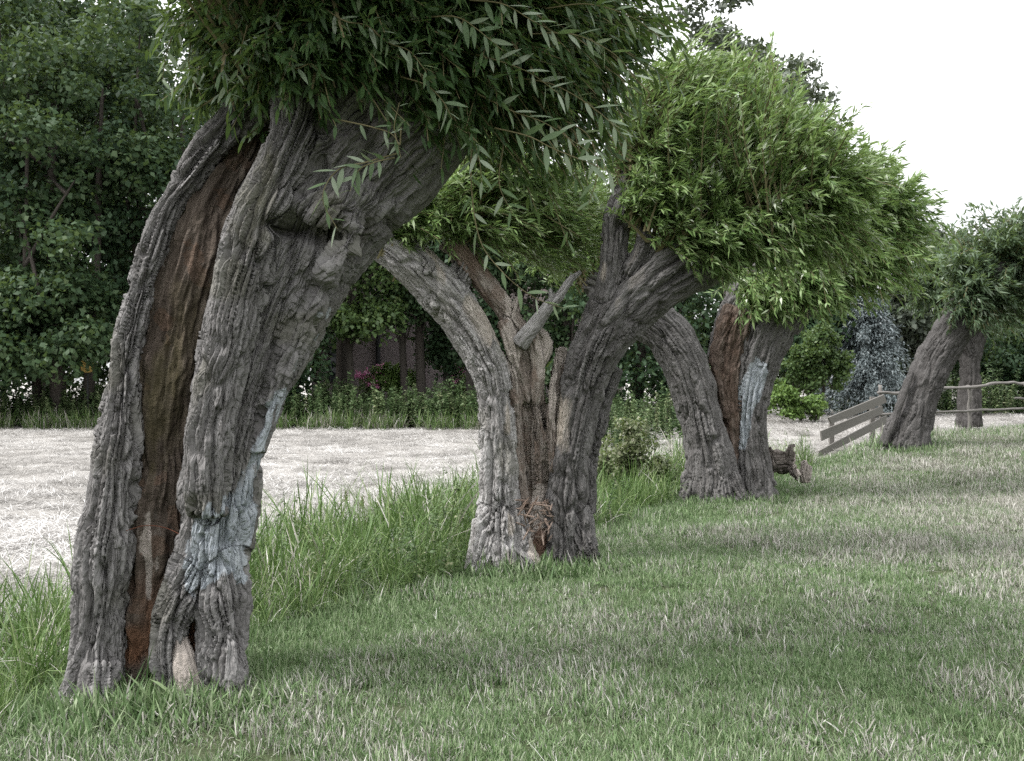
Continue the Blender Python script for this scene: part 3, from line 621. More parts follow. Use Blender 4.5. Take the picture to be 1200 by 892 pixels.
willow_crown(W1, h1, [blob(300, 105, 5.6, 0.28, 0.3, 0.26, 2), blob(215, 110, 5.9, 0.16, 0.3, 0.26, 1.2), blob(400, 120, 5.25, 0.4, 0.1, 0.26, 1.5), blob(520, 140, 5.45, 0.3, 0.3, 0.30, 1.6), blob(640, 190, 5.8, 0.45, 0.3, 0.36, 2.4), blob(730, 130, 6.1, 0.25, 0.4, 0.5, 1.5)], 120, 24, 0.105, 0.022, WILLOW_DARK, 55, LEAF4, 0.25, 0.6, 0.35, 0.35)
# second willow, left and right heads
h2 = [at(*p) for p in [(450, 280, 9.7), (480, 270, 9.7), (545, 240, 9.95), (540, 270, 9.95), (425, 265, 9.7)]]
willow_crown(W2, h2, [blob(600, 220, 9.8, 0.95, 0.75, 0.66, 5), blob(490, 255, 9.6, 0.50, 0.45, 0.36, 2), blob(680, 280, 10.2, 0.45, 0.5, 0.50, 2.4), blob(580, 120, 9.9, 0.9, 0.8, 0.5, 2)],
             900, 42, 0.11, 0.020, WILLOW, 6, LEAF2, 0.55, 0.12, 0.22)
h2r = [at(*p) for p in [(745, 200, 9.75), (755, 262, 9.64), (800, 280, 9.6), (850, 270, 9.6), (900, 255, 9.6), (940, 245, 9.7)]]
willow_crown(W2, h2r, [blob(835, 145, 9.8, 1.02, 0.9, 0.72, 5.5), blob(935, 215, 9.8, 0.80, 0.8, 0.68, 4), blob(800, 225, 9.45, 0.55, 0.35, 0.42, 2), blob(870, 285, 9.45, 0.72, 0.35, 0.40, 3), blob(970, 270, 9.7, 0.60, 0.6, 0.50, 2)],
             1700, 42, 0.11, 0.021, WILLOW, 7, LEAF2, 0.6, 0.12, 0.25, 0.3)
willow_crown(W2, h2r, [blob(790, 85, 9.8, 0.40, 0.5, 0.25, 1), blob(870, 85, 9.8, 0.50, 0.5, 0.25, 1.2), blob(950, 150, 9.8, 0.45, 0.5, 0.25, 1), blob(1010, 210, 9.8, 0.3, 0.5, 0.25, .7), blob(735, 130, 9.7, 0.2, 0.4, 0.3, .6)], 170, 34, 0.105, 0.018, WILLOW_TIP, 77, LEAF2, 0.5, 0.0, 0.25, 0.45, 0.6)
# third willow
h3 = [at(*p) for p in [(890, 330, 15.3), (950, 310, 15.0), (995, 285, 15.0), (1030, 262, 15.0)]]
willow_crown(W3, h3, [blob(985, 245, 15.2, 1.25, 1.1, 1.05, 5), blob(1035, 280, 15.1, 0.85, 0.9, 0.95, 3.5), blob(925, 350, 14.6, 0.85, 0.35, 0.42, 2.2), blob(1000, 340, 14.9, 0.8, 0.6, 0.45, 1.6)],
             1150, 38, 0.15, 0.030, WILLOW, 8, LEAF2, 0.6, 0.15, 0.25, 0.28)
h3l = [at(*p) for p in [(690, 325, 15), (720, 340, 15)]]
willow_crown(W3, h3l, [blob(690, 260, 15.2, 1.2, 1.0, 1.0, 1)], 420, 36, 0.15, 0.03, WILLOW, 9, LEAF2, 0.5, 0.15)
# fourth and fifth
h4 = [at(*p) for p in [(1150, 345, 19.8), (1185, 310, 19.8), (1220, 280, 19.8)]]
willow_crown(W4, h4, [blob(1180, 305, 20, 1.35, 1.2, 1.05, 4), blob(1148, 345, 19.5, 0.8, 0.5, 0.8, 2.2), blob(1215, 350, 19.6, 0.8, 0.6, 0.7, 1.5), blob(1240, 300, 20, 0.9, 0.9, 0.9, 1)], 900, 34, 0.17, 0.038, WILLOW_FAR, 10, LEAF2, 0.5, 0.15)
h5 = [at(*p) for p in [(1172, 315, 28.5), (1108, 345, 28.4), (1150, 340, 28.5)]]
willow_crown(W5, h5, [blob(1130, 335, 28.3, 1.5, 1.2, 1.4, 1), blob(1180, 365, 28.3, 1.2, 1.0, 1.0, 1), blob(1095, 320, 28.5, 1.1, 1.0, 1.3, 0.8)], 520, 32, 0.2, 0.05, WILLOW_FAR, 12, LEAF2, 0.3, 0.2)

# hanging sprigs of the first willow, every leaf a piece of its own
LM = []
for k in range(4):
    rng = np.random.default_rng(900 + k); u = np.linspace(0, 1, 6); half = np.sin(np.pi * u ** 0.8) * 0.5; half[0] = 0.04; half[-1] = 0.0
    cv = -0.16 * u ** 2 * rng.uniform(0.4, 1.5); V = []
    for a, w, c in zip(u, half, cv): V += [(a, w * 0.22, c + 0.03 * w), (a, 0, c), (a, -w * 0.22, c + 0.03 * w)]
    G = []
    for i in range(5): G += [(3 * i, 3 * i + 1, 3 * i + 4, 3 * i + 3), (3 * i + 1, 3 * i + 2, 3 * i + 5, 3 * i + 4)]
    me = mesh_from('leaf', np.array(V), [np.array(G)], True); attr(me, 'rnd', np.full(18, [0.5, 0.7, 0.85, 1.0][k])); me.materials.append(SPRIG); LM.append(me)
def sprig(pts, n, seed, llen=0.115, spread=0.9, t0=0.1):
    rng = np.random.default_rng(seed); path = catmull([at(*p) for p in pts], 8)
    V, G = tube(path, np.linspace(0.0045, 0.0015, len(path)), 5, ref=(0.3, 0.9, 0.2))
    tw = obj('sprig', mesh_from('sprig', V, G), TWIG, W1)
    T = nrm(np.gradient(path, axis=0))
    for i in range(n):
        t = t0 + (1 - t0) * (i + 0.7) / n; f = t * (len(path) - 1); a = min(int(f), len(path) - 2); p = path[a] + (path[a + 1] - path[a]) * (f - a)
        d0 = T[min(a, len(T) - 1)]; sd = nrm(np.cross(d0, (0.1, 1, 0.1))) * (1 if i % 2 else -1)
        d = Vector(d0 * 0.7 + sd * spread * rng.uniform(0.5, 1.1) + np.array((0.05, -0.25 * rng.random(), -0.35 * rng.random())) + rng.normal(size=3) * 0.12).normalized()
        nz_ = Vector(rng.normal(size=3) * 0.5 + np.array((0, -0.6, 0.8))); y = nz_.cross(d).normalized(); z = d.cross(y)
        L = 1.08 * llen * rng.uniform(0.7, 1.15) * (1.0 if t < 0.85 else 0.8)
        o = bpy.data.objects.new('leaf', LM[int(rng.integers(0, 4))]); COL.objects.link(o); o.parent = tw; o.matrix_parent_inverse = Matrix.Translation(tw.parent.location).inverted()
        o.matrix_parent_inverse = Matrix.Identity(4)
        m = Matrix((( d.x, y.x, z.x, p[0]), (d.y, y.y, z.y, p[1]), (d.z, y.z, z.z, p[2]), (0, 0, 0, 1))) @ Matrix.Diagonal((L, L, L, 1))
        o.matrix_basis = m
SPR = [
    ([(395, 140, 5.3), (440, 150, 5.2), (462, 160, 5.2), (470, 185, 5.2)], 7, 0.09), ([(470, 150, 5.3), (468, 170, 5.2), (462, 150, 5.2), (468, 120, 5.2)], 5, 0.09),
    ([(465, 180, 5.3), (430, 190, 5.15), (395, 200, 5.1), (378, 232, 5.1), (395, 268, 5.1)], 15, 0.115), ([(462, 185, 5.3), (440, 190, 5.15), (420, 200, 5.12), (410, 225, 5.12)], 9, 0.10),
    ([(330, 60, 5.3), (345, 80, 5.2), (365, 75, 5.2), (378, 90, 5.2)], 8, 0.10), ([(290, 30, 5.3), (282, 60, 5.3), (278, 90, 5.3)], 8, 0.10), ([(262, 50, 5.5), (262, 90, 5.5), (275, 130, 5.5)], 8, 0.09),
    ([(240, 10, 5.7), (210, 30, 5.7), (196, 60, 5.7), (190, 95, 5.7)], 12, 0.10), ([(225, 40, 5.8), (222, 80, 5.8), (240, 120, 5.8)], 10, 0.09),
    ([(520, 100, 5.5), (545, 140, 5.35), (560, 180, 5.3), (565, 215, 5.3)], 11, 0.11), ([(540, 60, 5.4), (580, 70, 5.2), (620, 85, 5.2), (655, 110, 5.2)], 13, 0.12),
    ([(560, 110, 5.4), (600, 130, 5.3), (640, 145, 5.3), (690, 178, 5.3)], 13, 0.12), ([(580, 150, 5.4), (620, 160, 5.3), (650, 175, 5.3), (700, 195, 5.3), (735, 212, 5.3)], 13, 0.13),
    ([(600, 90, 5.5), (650, 100, 5.4), (700, 130, 5.4), (735, 165, 5.4)], 13, 0.12), ([(620, 40, 5.4), (670, 40, 5.3), (715, 60, 5.3), (745, 90, 5.3)], 12, 0.12),
    ([(555, 140, 5.6), (552, 210, 5.5), (562, 280, 5.5), (590, 320, 5.5), (625, 348, 5.5), (662, 362, 5.5)], 16, 0.12), ([(640, 10, 5.4), (690, 5, 5.3), (740, 20, 5.3), (775, 45, 5.3)], 12, 0.12),
    ([(430, 30, 5.2), (455, 50, 5.1), (480, 60, 5.1), (500, 85, 5.1)], 11, 0.11), ([(380, 10, 5.2), (405, 25, 5.1), (430, 30, 5.1), (455, 50, 5.1)], 10, 0.11),
    ([(500, 20, 5.2), (535, 20, 5.1), (560, 35, 5.1), (590, 60, 5.1)], 12, 0.12), ([(550, 0, 5.2), (590, 5, 5.1), (625, 25, 5.1), (655, 40, 5.1)], 12, 0.12), ([(330, 5, 5.3), (320, 30, 5.25), (300, 50, 5.25), (296, 75, 5.25)], 10, 0.10),
    ([(590, 170, 5.6), (585, 215, 5.5), (600, 250, 5.5)], 7, 0.11), ([(470, 90, 5.3), (500, 100, 5.2), (520, 120, 5.2), (530, 140, 5.2)], 9, 0.11), ([(660, 140, 5.6), (690, 160, 5.5), (700, 200, 5.5), (690, 240, 5.5)], 9, 0.11),
]
for k, (pts, n, L) in enumerate(SPR): sprig(pts, n, 300 + k, L)

# ------------------------------------------------------------------ background trees and shrubs
TRUNKM = bark_mat('bark_background', (0.05, 0.043, 0.036), (0.09, 0.078, 0.066), (0.14, 0.125, 0.11))  # plain dark brown-grey bark for the background stems
def simple_trunk(parent, tubes, mat=None, name='trunk'):
    parts, uvs = [], []
    for tb in tubes:
        c = catmull(np.array(tb, float), 6); V, G = tube(c[:, :3], c[:, 3], 12)
        V = V + nrm(V - V.mean(0)) * (0.03 * vnoise(V * 5, 9))[:, None]; parts.append((V, G))
    V, G = merge(parts); me = mesh_from(name, V, G, True); attr(me, 'bark', V, 'FLOAT_VECTOR'); attr(me, 'mask', np.tile([0, 0, 0, 1], (len(V), 1)), 'FLOAT_COLOR')
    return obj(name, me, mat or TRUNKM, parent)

def broad_tree(label, base, H, crowns, nleaf, size, mat, seed, stems, puff=0.8, group=None, shape='tree', cat='tree', name='broadleaf_tree', npuff=60, flat=0.5, holes=0.0):
    """crowns: (cx, cy, cz, rx, ry, rz, weight) in metres from the base"""
    rng = np.random.default_rng(seed); base = np.asarray(base, float)
    if nleaf > 15000: nleaf = int(nleaf * 0.44); size *= 1.33
    t = thing(name, label, cat, base, group)
    w = np.array([c[6] for c in crowns], float); w /= w.sum(); pk = rng.choice(len(crowns), npuff, p=w); C = np.array([c[:6] for c in crowns])[pk]
    d = nrm(rng.normal(size=(npuff, 3))); q = rng.random(npuff) ** 0.35
    cen = base + C[:, :3] + d * q[:, None] * C[:, 3:6]
    pr = puff * rng.uniform(0.55, 1.25, npuff)
    which = rng.choice(npuff, nleaf, p=pr ** 2 / (pr ** 2).sum())
    dl = nrm(rng.normal(size=(nleaf, 3)) + np.array((0, 0, 0.35))); ql = rng.random(nleaf) ** 0.4
    P = cen[which] + dl * (ql * pr[which])[:, None] * np.array((1.15, 1.15, 0.85))
    P += 0.18 * np.stack([vnoise(P * 1.7, seed + j) for j in range(3)], -1) * puff
    keep = (vnoise(P * 0.9, seed + 5) > -1 + holes) & (P[:, 2] > base[2] + 0.05); P, dl = P[keep], dl[keep]; n = len(P)
    N = dl * 0.8 + rng.normal(size=(n, 3)) * 0.6 + np.array((0, 0, flat)); D = rng.normal(size=(n, 3)) + np.array((0.2, 0, -0.3))
    L = size * rng.uniform(0.6, 1.3, n)
    tone = np.clip(rng.normal(0.45, 0.2, n) + 0.12 * vnoise(P * 1.1, seed + 8), 0, 1)
    leaves('crown', P, D, N, L, L * rng.uniform(0.5, 0.8, n), tone, mat, t, LEAF2, kind='stuff')
    tubes = []
    for (dx, dy, r, lean) in stems:
        top = base + np.array((dx + lean, dy, H * 0.75)); b = base + np.array((dx, dy, -0.3))
        m = (b + top) / 2 + np.array((rng.normal() * 0.12, 0, 0))
        tubes.append([(*b, r * 1.3), (*(b * 0.85 + m * 0.15), r), (*m, r * 0.75), (*top, r * 0.25)])
    limb = rng.choice(npuff, min(npuff, 14), replace=False)
    for k in limb:
        c = cen[k]; s0 = tubes[int(rng.integers(0, len(tubes)))]; a = np.array(s0[1][:3]) * 0.35 + np.array(s0[2][:3]) * 0.65
        if c[2] < a[2] - 0.5: a = np.array(s0[1][:3])
        mm = (a + c) / 2 + np.array((0, 0, 0.1)); r = max(0.018, stems[0][2] * 0.28)
        tubes.append([(*a, r), (*mm, r * 0.7), (*c, r * 0.3)])
    simple_trunk(t, tubes)
    return t
def gz(x, y): return float(height(np.array([x]), np.array([y]))[0])
def bp(px, D): x = (px - 600) / F * D; return (x, D, gz(x, D))
GB = 'trees along the far side of the field'
# big leafy trees on the left
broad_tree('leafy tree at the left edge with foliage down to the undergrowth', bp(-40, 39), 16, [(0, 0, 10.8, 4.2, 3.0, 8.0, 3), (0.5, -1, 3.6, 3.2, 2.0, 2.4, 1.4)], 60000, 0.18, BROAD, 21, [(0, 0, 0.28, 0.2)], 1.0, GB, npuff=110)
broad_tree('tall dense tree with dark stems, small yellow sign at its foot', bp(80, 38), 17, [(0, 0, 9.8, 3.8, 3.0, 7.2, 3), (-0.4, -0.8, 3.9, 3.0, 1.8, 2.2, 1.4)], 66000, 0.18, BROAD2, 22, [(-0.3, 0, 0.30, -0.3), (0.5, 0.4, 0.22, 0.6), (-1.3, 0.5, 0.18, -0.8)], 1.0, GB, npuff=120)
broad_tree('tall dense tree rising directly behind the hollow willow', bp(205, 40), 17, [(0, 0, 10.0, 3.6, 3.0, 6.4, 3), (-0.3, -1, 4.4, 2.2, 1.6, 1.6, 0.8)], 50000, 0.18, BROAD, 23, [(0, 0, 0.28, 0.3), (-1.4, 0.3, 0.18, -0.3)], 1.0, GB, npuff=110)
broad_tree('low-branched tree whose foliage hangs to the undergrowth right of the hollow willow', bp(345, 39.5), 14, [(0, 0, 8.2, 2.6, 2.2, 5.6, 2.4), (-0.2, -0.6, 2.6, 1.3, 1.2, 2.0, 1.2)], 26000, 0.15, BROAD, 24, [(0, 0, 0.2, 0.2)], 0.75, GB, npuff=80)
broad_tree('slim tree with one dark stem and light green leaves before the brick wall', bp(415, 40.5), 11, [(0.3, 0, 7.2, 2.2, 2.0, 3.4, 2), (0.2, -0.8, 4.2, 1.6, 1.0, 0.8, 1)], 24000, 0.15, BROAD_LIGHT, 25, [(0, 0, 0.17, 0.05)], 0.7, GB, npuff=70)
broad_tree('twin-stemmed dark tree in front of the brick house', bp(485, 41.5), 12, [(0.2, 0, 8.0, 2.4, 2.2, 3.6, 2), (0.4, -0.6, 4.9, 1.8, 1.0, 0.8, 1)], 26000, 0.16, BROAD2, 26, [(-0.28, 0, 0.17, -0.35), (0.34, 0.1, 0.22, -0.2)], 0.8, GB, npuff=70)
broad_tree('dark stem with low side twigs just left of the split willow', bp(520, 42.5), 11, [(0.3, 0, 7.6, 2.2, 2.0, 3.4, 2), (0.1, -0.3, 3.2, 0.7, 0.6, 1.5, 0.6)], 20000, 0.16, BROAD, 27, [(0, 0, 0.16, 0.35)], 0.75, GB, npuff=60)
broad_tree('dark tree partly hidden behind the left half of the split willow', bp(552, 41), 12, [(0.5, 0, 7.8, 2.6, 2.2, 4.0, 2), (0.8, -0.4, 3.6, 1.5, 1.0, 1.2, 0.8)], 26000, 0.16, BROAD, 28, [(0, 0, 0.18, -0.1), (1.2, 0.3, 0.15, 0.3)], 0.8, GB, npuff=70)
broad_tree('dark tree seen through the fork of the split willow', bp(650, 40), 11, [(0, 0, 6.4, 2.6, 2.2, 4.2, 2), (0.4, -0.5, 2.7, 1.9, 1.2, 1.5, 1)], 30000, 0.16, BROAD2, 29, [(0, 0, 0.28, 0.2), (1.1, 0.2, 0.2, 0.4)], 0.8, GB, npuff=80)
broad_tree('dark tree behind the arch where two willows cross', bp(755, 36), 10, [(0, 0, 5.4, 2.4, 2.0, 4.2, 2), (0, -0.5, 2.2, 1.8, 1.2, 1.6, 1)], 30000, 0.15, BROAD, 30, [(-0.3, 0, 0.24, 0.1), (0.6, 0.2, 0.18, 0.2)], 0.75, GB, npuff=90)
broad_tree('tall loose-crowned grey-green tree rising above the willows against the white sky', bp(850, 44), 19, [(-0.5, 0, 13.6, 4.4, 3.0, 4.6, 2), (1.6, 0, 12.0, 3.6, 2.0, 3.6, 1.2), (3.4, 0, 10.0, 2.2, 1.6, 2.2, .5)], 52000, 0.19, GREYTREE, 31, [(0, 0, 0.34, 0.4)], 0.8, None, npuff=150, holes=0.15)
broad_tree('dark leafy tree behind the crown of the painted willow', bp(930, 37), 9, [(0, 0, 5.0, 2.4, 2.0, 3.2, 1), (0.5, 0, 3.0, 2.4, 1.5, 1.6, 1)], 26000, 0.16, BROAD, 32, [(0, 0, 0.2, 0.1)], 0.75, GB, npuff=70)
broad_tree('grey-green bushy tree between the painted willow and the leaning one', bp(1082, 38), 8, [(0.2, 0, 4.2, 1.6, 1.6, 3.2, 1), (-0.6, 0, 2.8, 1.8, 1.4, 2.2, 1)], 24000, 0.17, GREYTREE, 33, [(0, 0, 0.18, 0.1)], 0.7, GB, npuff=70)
broad_tree('dark blue-green bush at the right edge beyond the rail fence', bp(1195, 40), 4, [(0, 0, 2.2, 3.0, 1.6, 1.7, 1)], 24000, 0.15, BROAD, 34, [(0, 0, 0.1, 0.1), (1, 0, 0.08, 0.3)], 0.6, None, cat='bush', name='bush', npuff=60)
broad_tree('bright green leafy shrub low down right of the painted willow', bp(938, 31), 1.3, [(-.2, 0, 0.55, 0.75, 0.6, 0.38, 1), (0.55, 0.1, 0.45, 0.6, 0.5, 0.32, .7), (-.5, 0, .8, .35, .4, .35, .4)], 4200, 0.12, BRIGHT, 35, [(0, 0, 0.04, 0.1), (0.3, 0, 0.03, 0.3)], 0.2, None, cat='shrub', name='shrub', npuff=44)
broad_tree('feathery olive green shrub standing in front of the blue conifer', bp(955, 32.5), 3.0, [(0.1, 0, 2.2, 0.7, 0.6, 0.8, 1), (-0.5, 0, 1.4, 0.6, 0.5, 0.7, 0.7), (0.7, 0, 1.5, 0.6, 0.5, 0.6, 0.7)], 9000, 0.11, BROAD_LIGHT, 36, [(0, 0, 0.06, 0.1), (0.1, 0, 0.04, -0.4)], 0.26, None, cat='shrub', name='shrub', npuff=64)
broad_tree('yellow-green shrub among pink flowers by the brick house', bp(462, 42.5), 2.2, [(0, 0, 1.9, 0.75, 0.5, 0.8, 1)], 5200, 0.13, BRIGHT, 37, [(0, 0, 0.04, 0.1)], 0.3, None, cat='shrub', name='shrub', npuff=26)
sp_ = [(dx, dy, 0.5 * h_, 0.13, 0.13, 0.5 * h_, h_) for dx, dy, h_ in [(-0.62, 0, 0.8), (-0.42, .1, 1.15), (-0.2, -.1, 1.5), (-0.02, .1, 1.75), (0.14, 0, 1.62), (0.33, .15, 1.3), (0.5, -.1, 1.05), (0.72, .1, 0.9), (-0.3, .4, 1.3), (0.3, .5, 1.35), (0.95, .3, 0.75)]]
broad_tree('grey-green weedy bush with pale seed tops under the willow arch', bp(738, 16.5), 1.7, sp_, 9500, 0.07, WEED, 38, [(0, 0, 0.012, 0.1), (0.2, 0, 0.01, 0.25), (-0.2, 0, 0.01, -0.2)], 0.12, None, cat='bush', name='bush', npuff=190)
# second row
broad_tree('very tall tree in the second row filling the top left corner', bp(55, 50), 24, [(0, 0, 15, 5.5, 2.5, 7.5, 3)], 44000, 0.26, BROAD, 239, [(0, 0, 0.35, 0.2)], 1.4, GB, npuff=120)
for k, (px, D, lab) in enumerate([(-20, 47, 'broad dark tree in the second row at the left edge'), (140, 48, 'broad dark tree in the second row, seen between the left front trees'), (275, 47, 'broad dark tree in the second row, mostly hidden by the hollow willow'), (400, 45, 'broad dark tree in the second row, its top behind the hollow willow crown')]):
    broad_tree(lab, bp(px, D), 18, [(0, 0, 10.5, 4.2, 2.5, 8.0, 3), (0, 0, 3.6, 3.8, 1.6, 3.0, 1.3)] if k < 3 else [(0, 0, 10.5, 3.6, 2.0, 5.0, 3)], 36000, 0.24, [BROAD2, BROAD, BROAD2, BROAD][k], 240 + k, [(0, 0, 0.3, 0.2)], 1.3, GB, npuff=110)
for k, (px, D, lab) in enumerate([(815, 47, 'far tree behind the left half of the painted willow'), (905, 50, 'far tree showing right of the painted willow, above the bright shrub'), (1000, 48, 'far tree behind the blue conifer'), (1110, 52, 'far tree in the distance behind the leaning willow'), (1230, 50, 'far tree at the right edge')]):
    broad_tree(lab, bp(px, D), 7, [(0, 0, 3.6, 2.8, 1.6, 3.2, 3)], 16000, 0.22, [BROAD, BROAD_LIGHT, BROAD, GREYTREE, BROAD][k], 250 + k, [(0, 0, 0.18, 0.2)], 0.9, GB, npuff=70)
# blue conifer: drooping tiers
cb = bp(1018, 35); CT = thing('conifer_tree', 'blue-grey drooping conifer between the painted willow and the fence', 'tree', cb)
rng = np.random.default_rng(44); nb = 190; hh = rng.uniform(0.05, 1, nb) ** 0.8; az = rng.uniform(0, 6.283, nb)
Ln = (1 - hh) * 2.3 + 0.35; dirs = np.stack([np.cos(az), np.sin(az), 0 * az], -1); b0 = np.array(cb) + np.stack([0 * hh, 0 * hh, 0.2 + hh * 3.9], -1)
tt = rng.random((nb, 190)); P = b0[:, None] + dirs[:, None] * (tt * Ln[:, None])[..., None]; P[..., 2] += 0.30 * tt - 0.55 * tt ** 2 * Ln[:, None]
P = (P + rng.normal(size=P.shape) * 0.09).reshape(-1, 3); P[:, 2] -= np.abs(rng.normal(size=len(P))) * 0.14
D = np.repeat(dirs, 190, 0) * 0.8 + rng.normal(size=P.shape) * 0.5 - np.array((0, 0, 0.5)); N = rng.normal(size=P.shape) * 0.5 + np.array((0, 0, 1))
leaves('crown', P, D, N, rng.uniform(0.09, 0.18, len(P)), rng.uniform(0.03, 0.055, len(P)), np.clip(rng.normal(0.5, 0.22, len(P)), 0, 1), BLUECON, CT, LEAF2, kind='stuff')
simple_trunk(CT, [[(cb[0], cb[1], cb[2] - 0.2, 0.14), (cb[0], cb[1], cb[2] + 2, 0.09), (cb[0], cb[1], cb[2] + 4.2, 0.02)]])
# pink flower bushes
for k, (px, D, lab) in enumerate([(435, 42.6, 'pink flowering bush left of the yellow-green shrub by the house'), (536, 43, 'small pink flowering bush near the split willow')]):
    b = np.array(bp(px, D)); t = thing('flowering_bush', lab, 'bush', b, 'pink flowers by the house'); rng = np.random.default_rng(60 + k); n = 1500
    P = b + np.array((0, 0, 1.3)) + nrm(rng.normal(size=(n, 3))) * (rng.random(n) ** 0.4)[:, None] * np.array((0.6, 0.4, 0.95))
    leaves('foliage', P, rng.normal(size=(n, 3)), rng.normal(size=(n, 3)) + (0, 0, .5), rng.uniform(.08, .15, n), rng.uniform(.05, .08, n), rng.random(n), BROAD_LIGHT, t, LEAF2, kind='stuff')
    nf = [9, 4][k]
    for j in range(nf):
        c = b + np.array((rng.uniform(-.65, .65), rng.uniform(-.45, -.3), rng.uniform(1.5, 2.3))); m = 40
        leaves('blossom', c + rng.normal(size=(m, 3)) * 0.075, rng.normal(size=(m, 3)), rng.normal(size=(m, 3)), np.full(m, .10), np.full(m, .08), rng.random(m), PINK, t, LEAF2)
    simple_trunk(t, [[(*(b - (0, 0, .2)), .05), (*(b + (0, 0, .6)), .03), (*(b + (.1, 0, 1.3)), .015)]], name='stem')
# ------------------------------------------------------------------ house behind the trees
M = Mat('brick_wall'); tcn = M.n('TexCoord'); br = M.n('TexBrick', Scale=1.0)
br.inputs['Color1'].default_value = (0.20, 0.165, 0.17, 1); br.inputs['Color2'].default_value = (0.245, 0.205, 0.21, 1); br.inputs['Mortar'].default_value = (0.27, 0.245, 0.245, 1)
br.inputs['Brick Width'].default_value = 0.22; br.inputs['Row Height'].default_value = 0.075; br.inputs['Mortar Size'].default_value = 0.009
M.l(M.scaled(tcn.outputs['Object'], (1, 1, 1)), br.inputs['Vector'])
mp = M.n('Mapping'); mp.inputs['Rotation'].default_value = (R(90), 0, 0); M.l(tcn.outputs['Object'], mp.inputs['Vector']); M.l(mp.outputs[0], br.inputs['Vector'])
BRICK = M.done(br.outputs['Color'], 0.9, 0.1)
M = Mat('roof_tiles'); tcn = M.n('TexCoord'); ROOF = M.done(M.ramp(M.noise(M.scaled(tcn.outputs['Object'], (4, 1, 4)), 6), [(0.3, (0.055, 0.045, 0.042)), (0.7, (0.09, 0.075, 0.07))]), 0.85)
DARKP = Mat('dark_paint').done((0.03, 0.03, 0.032), 0.5); WHITEP = Mat('white_paint').done((0.62, 0.61, 0.58), 0.6); GLASS = Mat('window_glass').done((0.02, 0.025, 0.03), 0.08, 0.6)
hx0, hx1, hy0, hy1, hz, hb = -9.4, 5.2, 48.0, 56.0, 5.2, -0.35
HO = thing('brick_house', 'dull purple-brown brick house behind the trees, seen between their stems', 'house', ((hx0 + hx1) / 2, hy0, hb))
V, G = box(hx0, hx1, hy0, hy1, hb, hz); obj('wall', mesh_from('wall', V, G), BRICK, HO)
ym = (hy0 + hy1) / 2; V = np.array([(hx0 - .3, hy0 - .4, hz - .1), (hx1 + .3, hy0 - .4, hz - .1), (hx1 + .3, ym, hz + 4), (hx0 - .3, ym, hz + 4), (hx0 - .3, hy1 + .4, hz - .1), (hx1 + .3, hy1 + .4, hz - .1)])
V = np.vstack([V, V - (0, 0, 0.18)]); G = [np.array([(0, 1, 2, 3), (3, 2, 5, 4), (7, 6, 9, 8), (8, 9, 10, 11), (0, 6, 7, 1), (5, 11, 10, 4), (0, 3, 9, 6), (3, 4, 10, 9), (1, 7, 8, 2), (2, 8, 11, 5)])]
rf = obj('roof', mesh_from('roof', V, G), ROOF, HO)
V, G = box(2.6, 3.4, ym - .4, ym + .4, hz + 3.2, hz + 5.2); ch = obj('chimney', mesh_from('chimney', V, G), BRICK, rf); ch.matrix_parent_inverse = Matrix.Identity(4)
V, G = tube(np.array([at(443, y, 47.9) for y in (300, 380, 476)]), np.full(3, 0.11), 10); obj('downpipe', mesh_from('downpipe', V, G), DARKP, HO)
for (px, py, w, h) in [(398, 428, 0.9, 1.5), (560, 415, 1.1, 1.4), (640, 415, 1.1, 1.4)]:
    c = at(px, py, 47.95); fr = []
    for bx in [(-w / 2 - .07, -w / 2, -h / 2 - .07, h / 2 + .07), (w / 2, w / 2 + .07, -h / 2 - .07, h / 2 + .07), (-w / 2, w / 2, h / 2, h / 2 + .07), (-w / 2, w / 2, -h / 2 - .07, -h / 2), (-.025, .025, -h / 2, h / 2)]:
        fr.append(box(c[0] + bx[0], c[0] + bx[1], 47.94, 48.02, c[2] + bx[2], c[2] + bx[3]))
    V, G = box(c[0] - w / 2, c[0] + w / 2, 47.985, 48.03, c[2] - h / 2, c[2] + h / 2); wn = obj('window', mesh_from('window', V, G), GLASS, HO)
    V, G = merge(fr); f_ = obj('frame', mesh_from('frame', V, G), DARKP, wn); f_.matrix_parent_inverse = Matrix.Identity(4)
# yellow and white sign half hidden under the trees
YEL = Mat('yellow_paint').done((0.42, 0.29, 0.08), 0.5, 0.4)
tb = at(102, 428, 37.6); tz = gz(tb[0], 37.6)
TB = thing('sign', 'small yellow and white sign glimpsed under the left trees', 'sign', (tb[0], 37.6, tz))
V, G = tube(np.array([(tb[0], 37.66, tz - .2), (tb[0], 37.66, tb[2]), (tb[0], 37.66, tb[2] + .3)]), np.full(3, .035), 8); obj('post', mesh_from('post', V, G), DARKP, TB)
th_ = np.linspace(0, 2 * np.pi, 20, endpoint=False); sq = lambda c: np.sign(c) * np.abs(c) ** 0.55
ring = np.stack([0.23 * sq(np.cos(th_)), 0 * th_, 0.27 * sq(np.sin(th_))], -1) + tb
V = np.vstack([ring - (0, .02, 0), ring + (0, .02, 0)]); j = np.arange(20); k = (j + 1) % 20
me = mesh_from('panel', V, [np.array([j[::-1]]), np.array([20 + j]), np.stack([j, k, 20 + k, 20 + j], -1)][0:2] + [np.stack([j, k, 20 + k, 20 + j], -1)]); obj('panel', me, YEL, TB)
V, G = box(tb[0] - .02, tb[0] + .26, 37.56, 37.578, tb[2] + .08, tb[2] + .3); obj('plate', mesh_from('plate', V, G), WHITEP, TB)

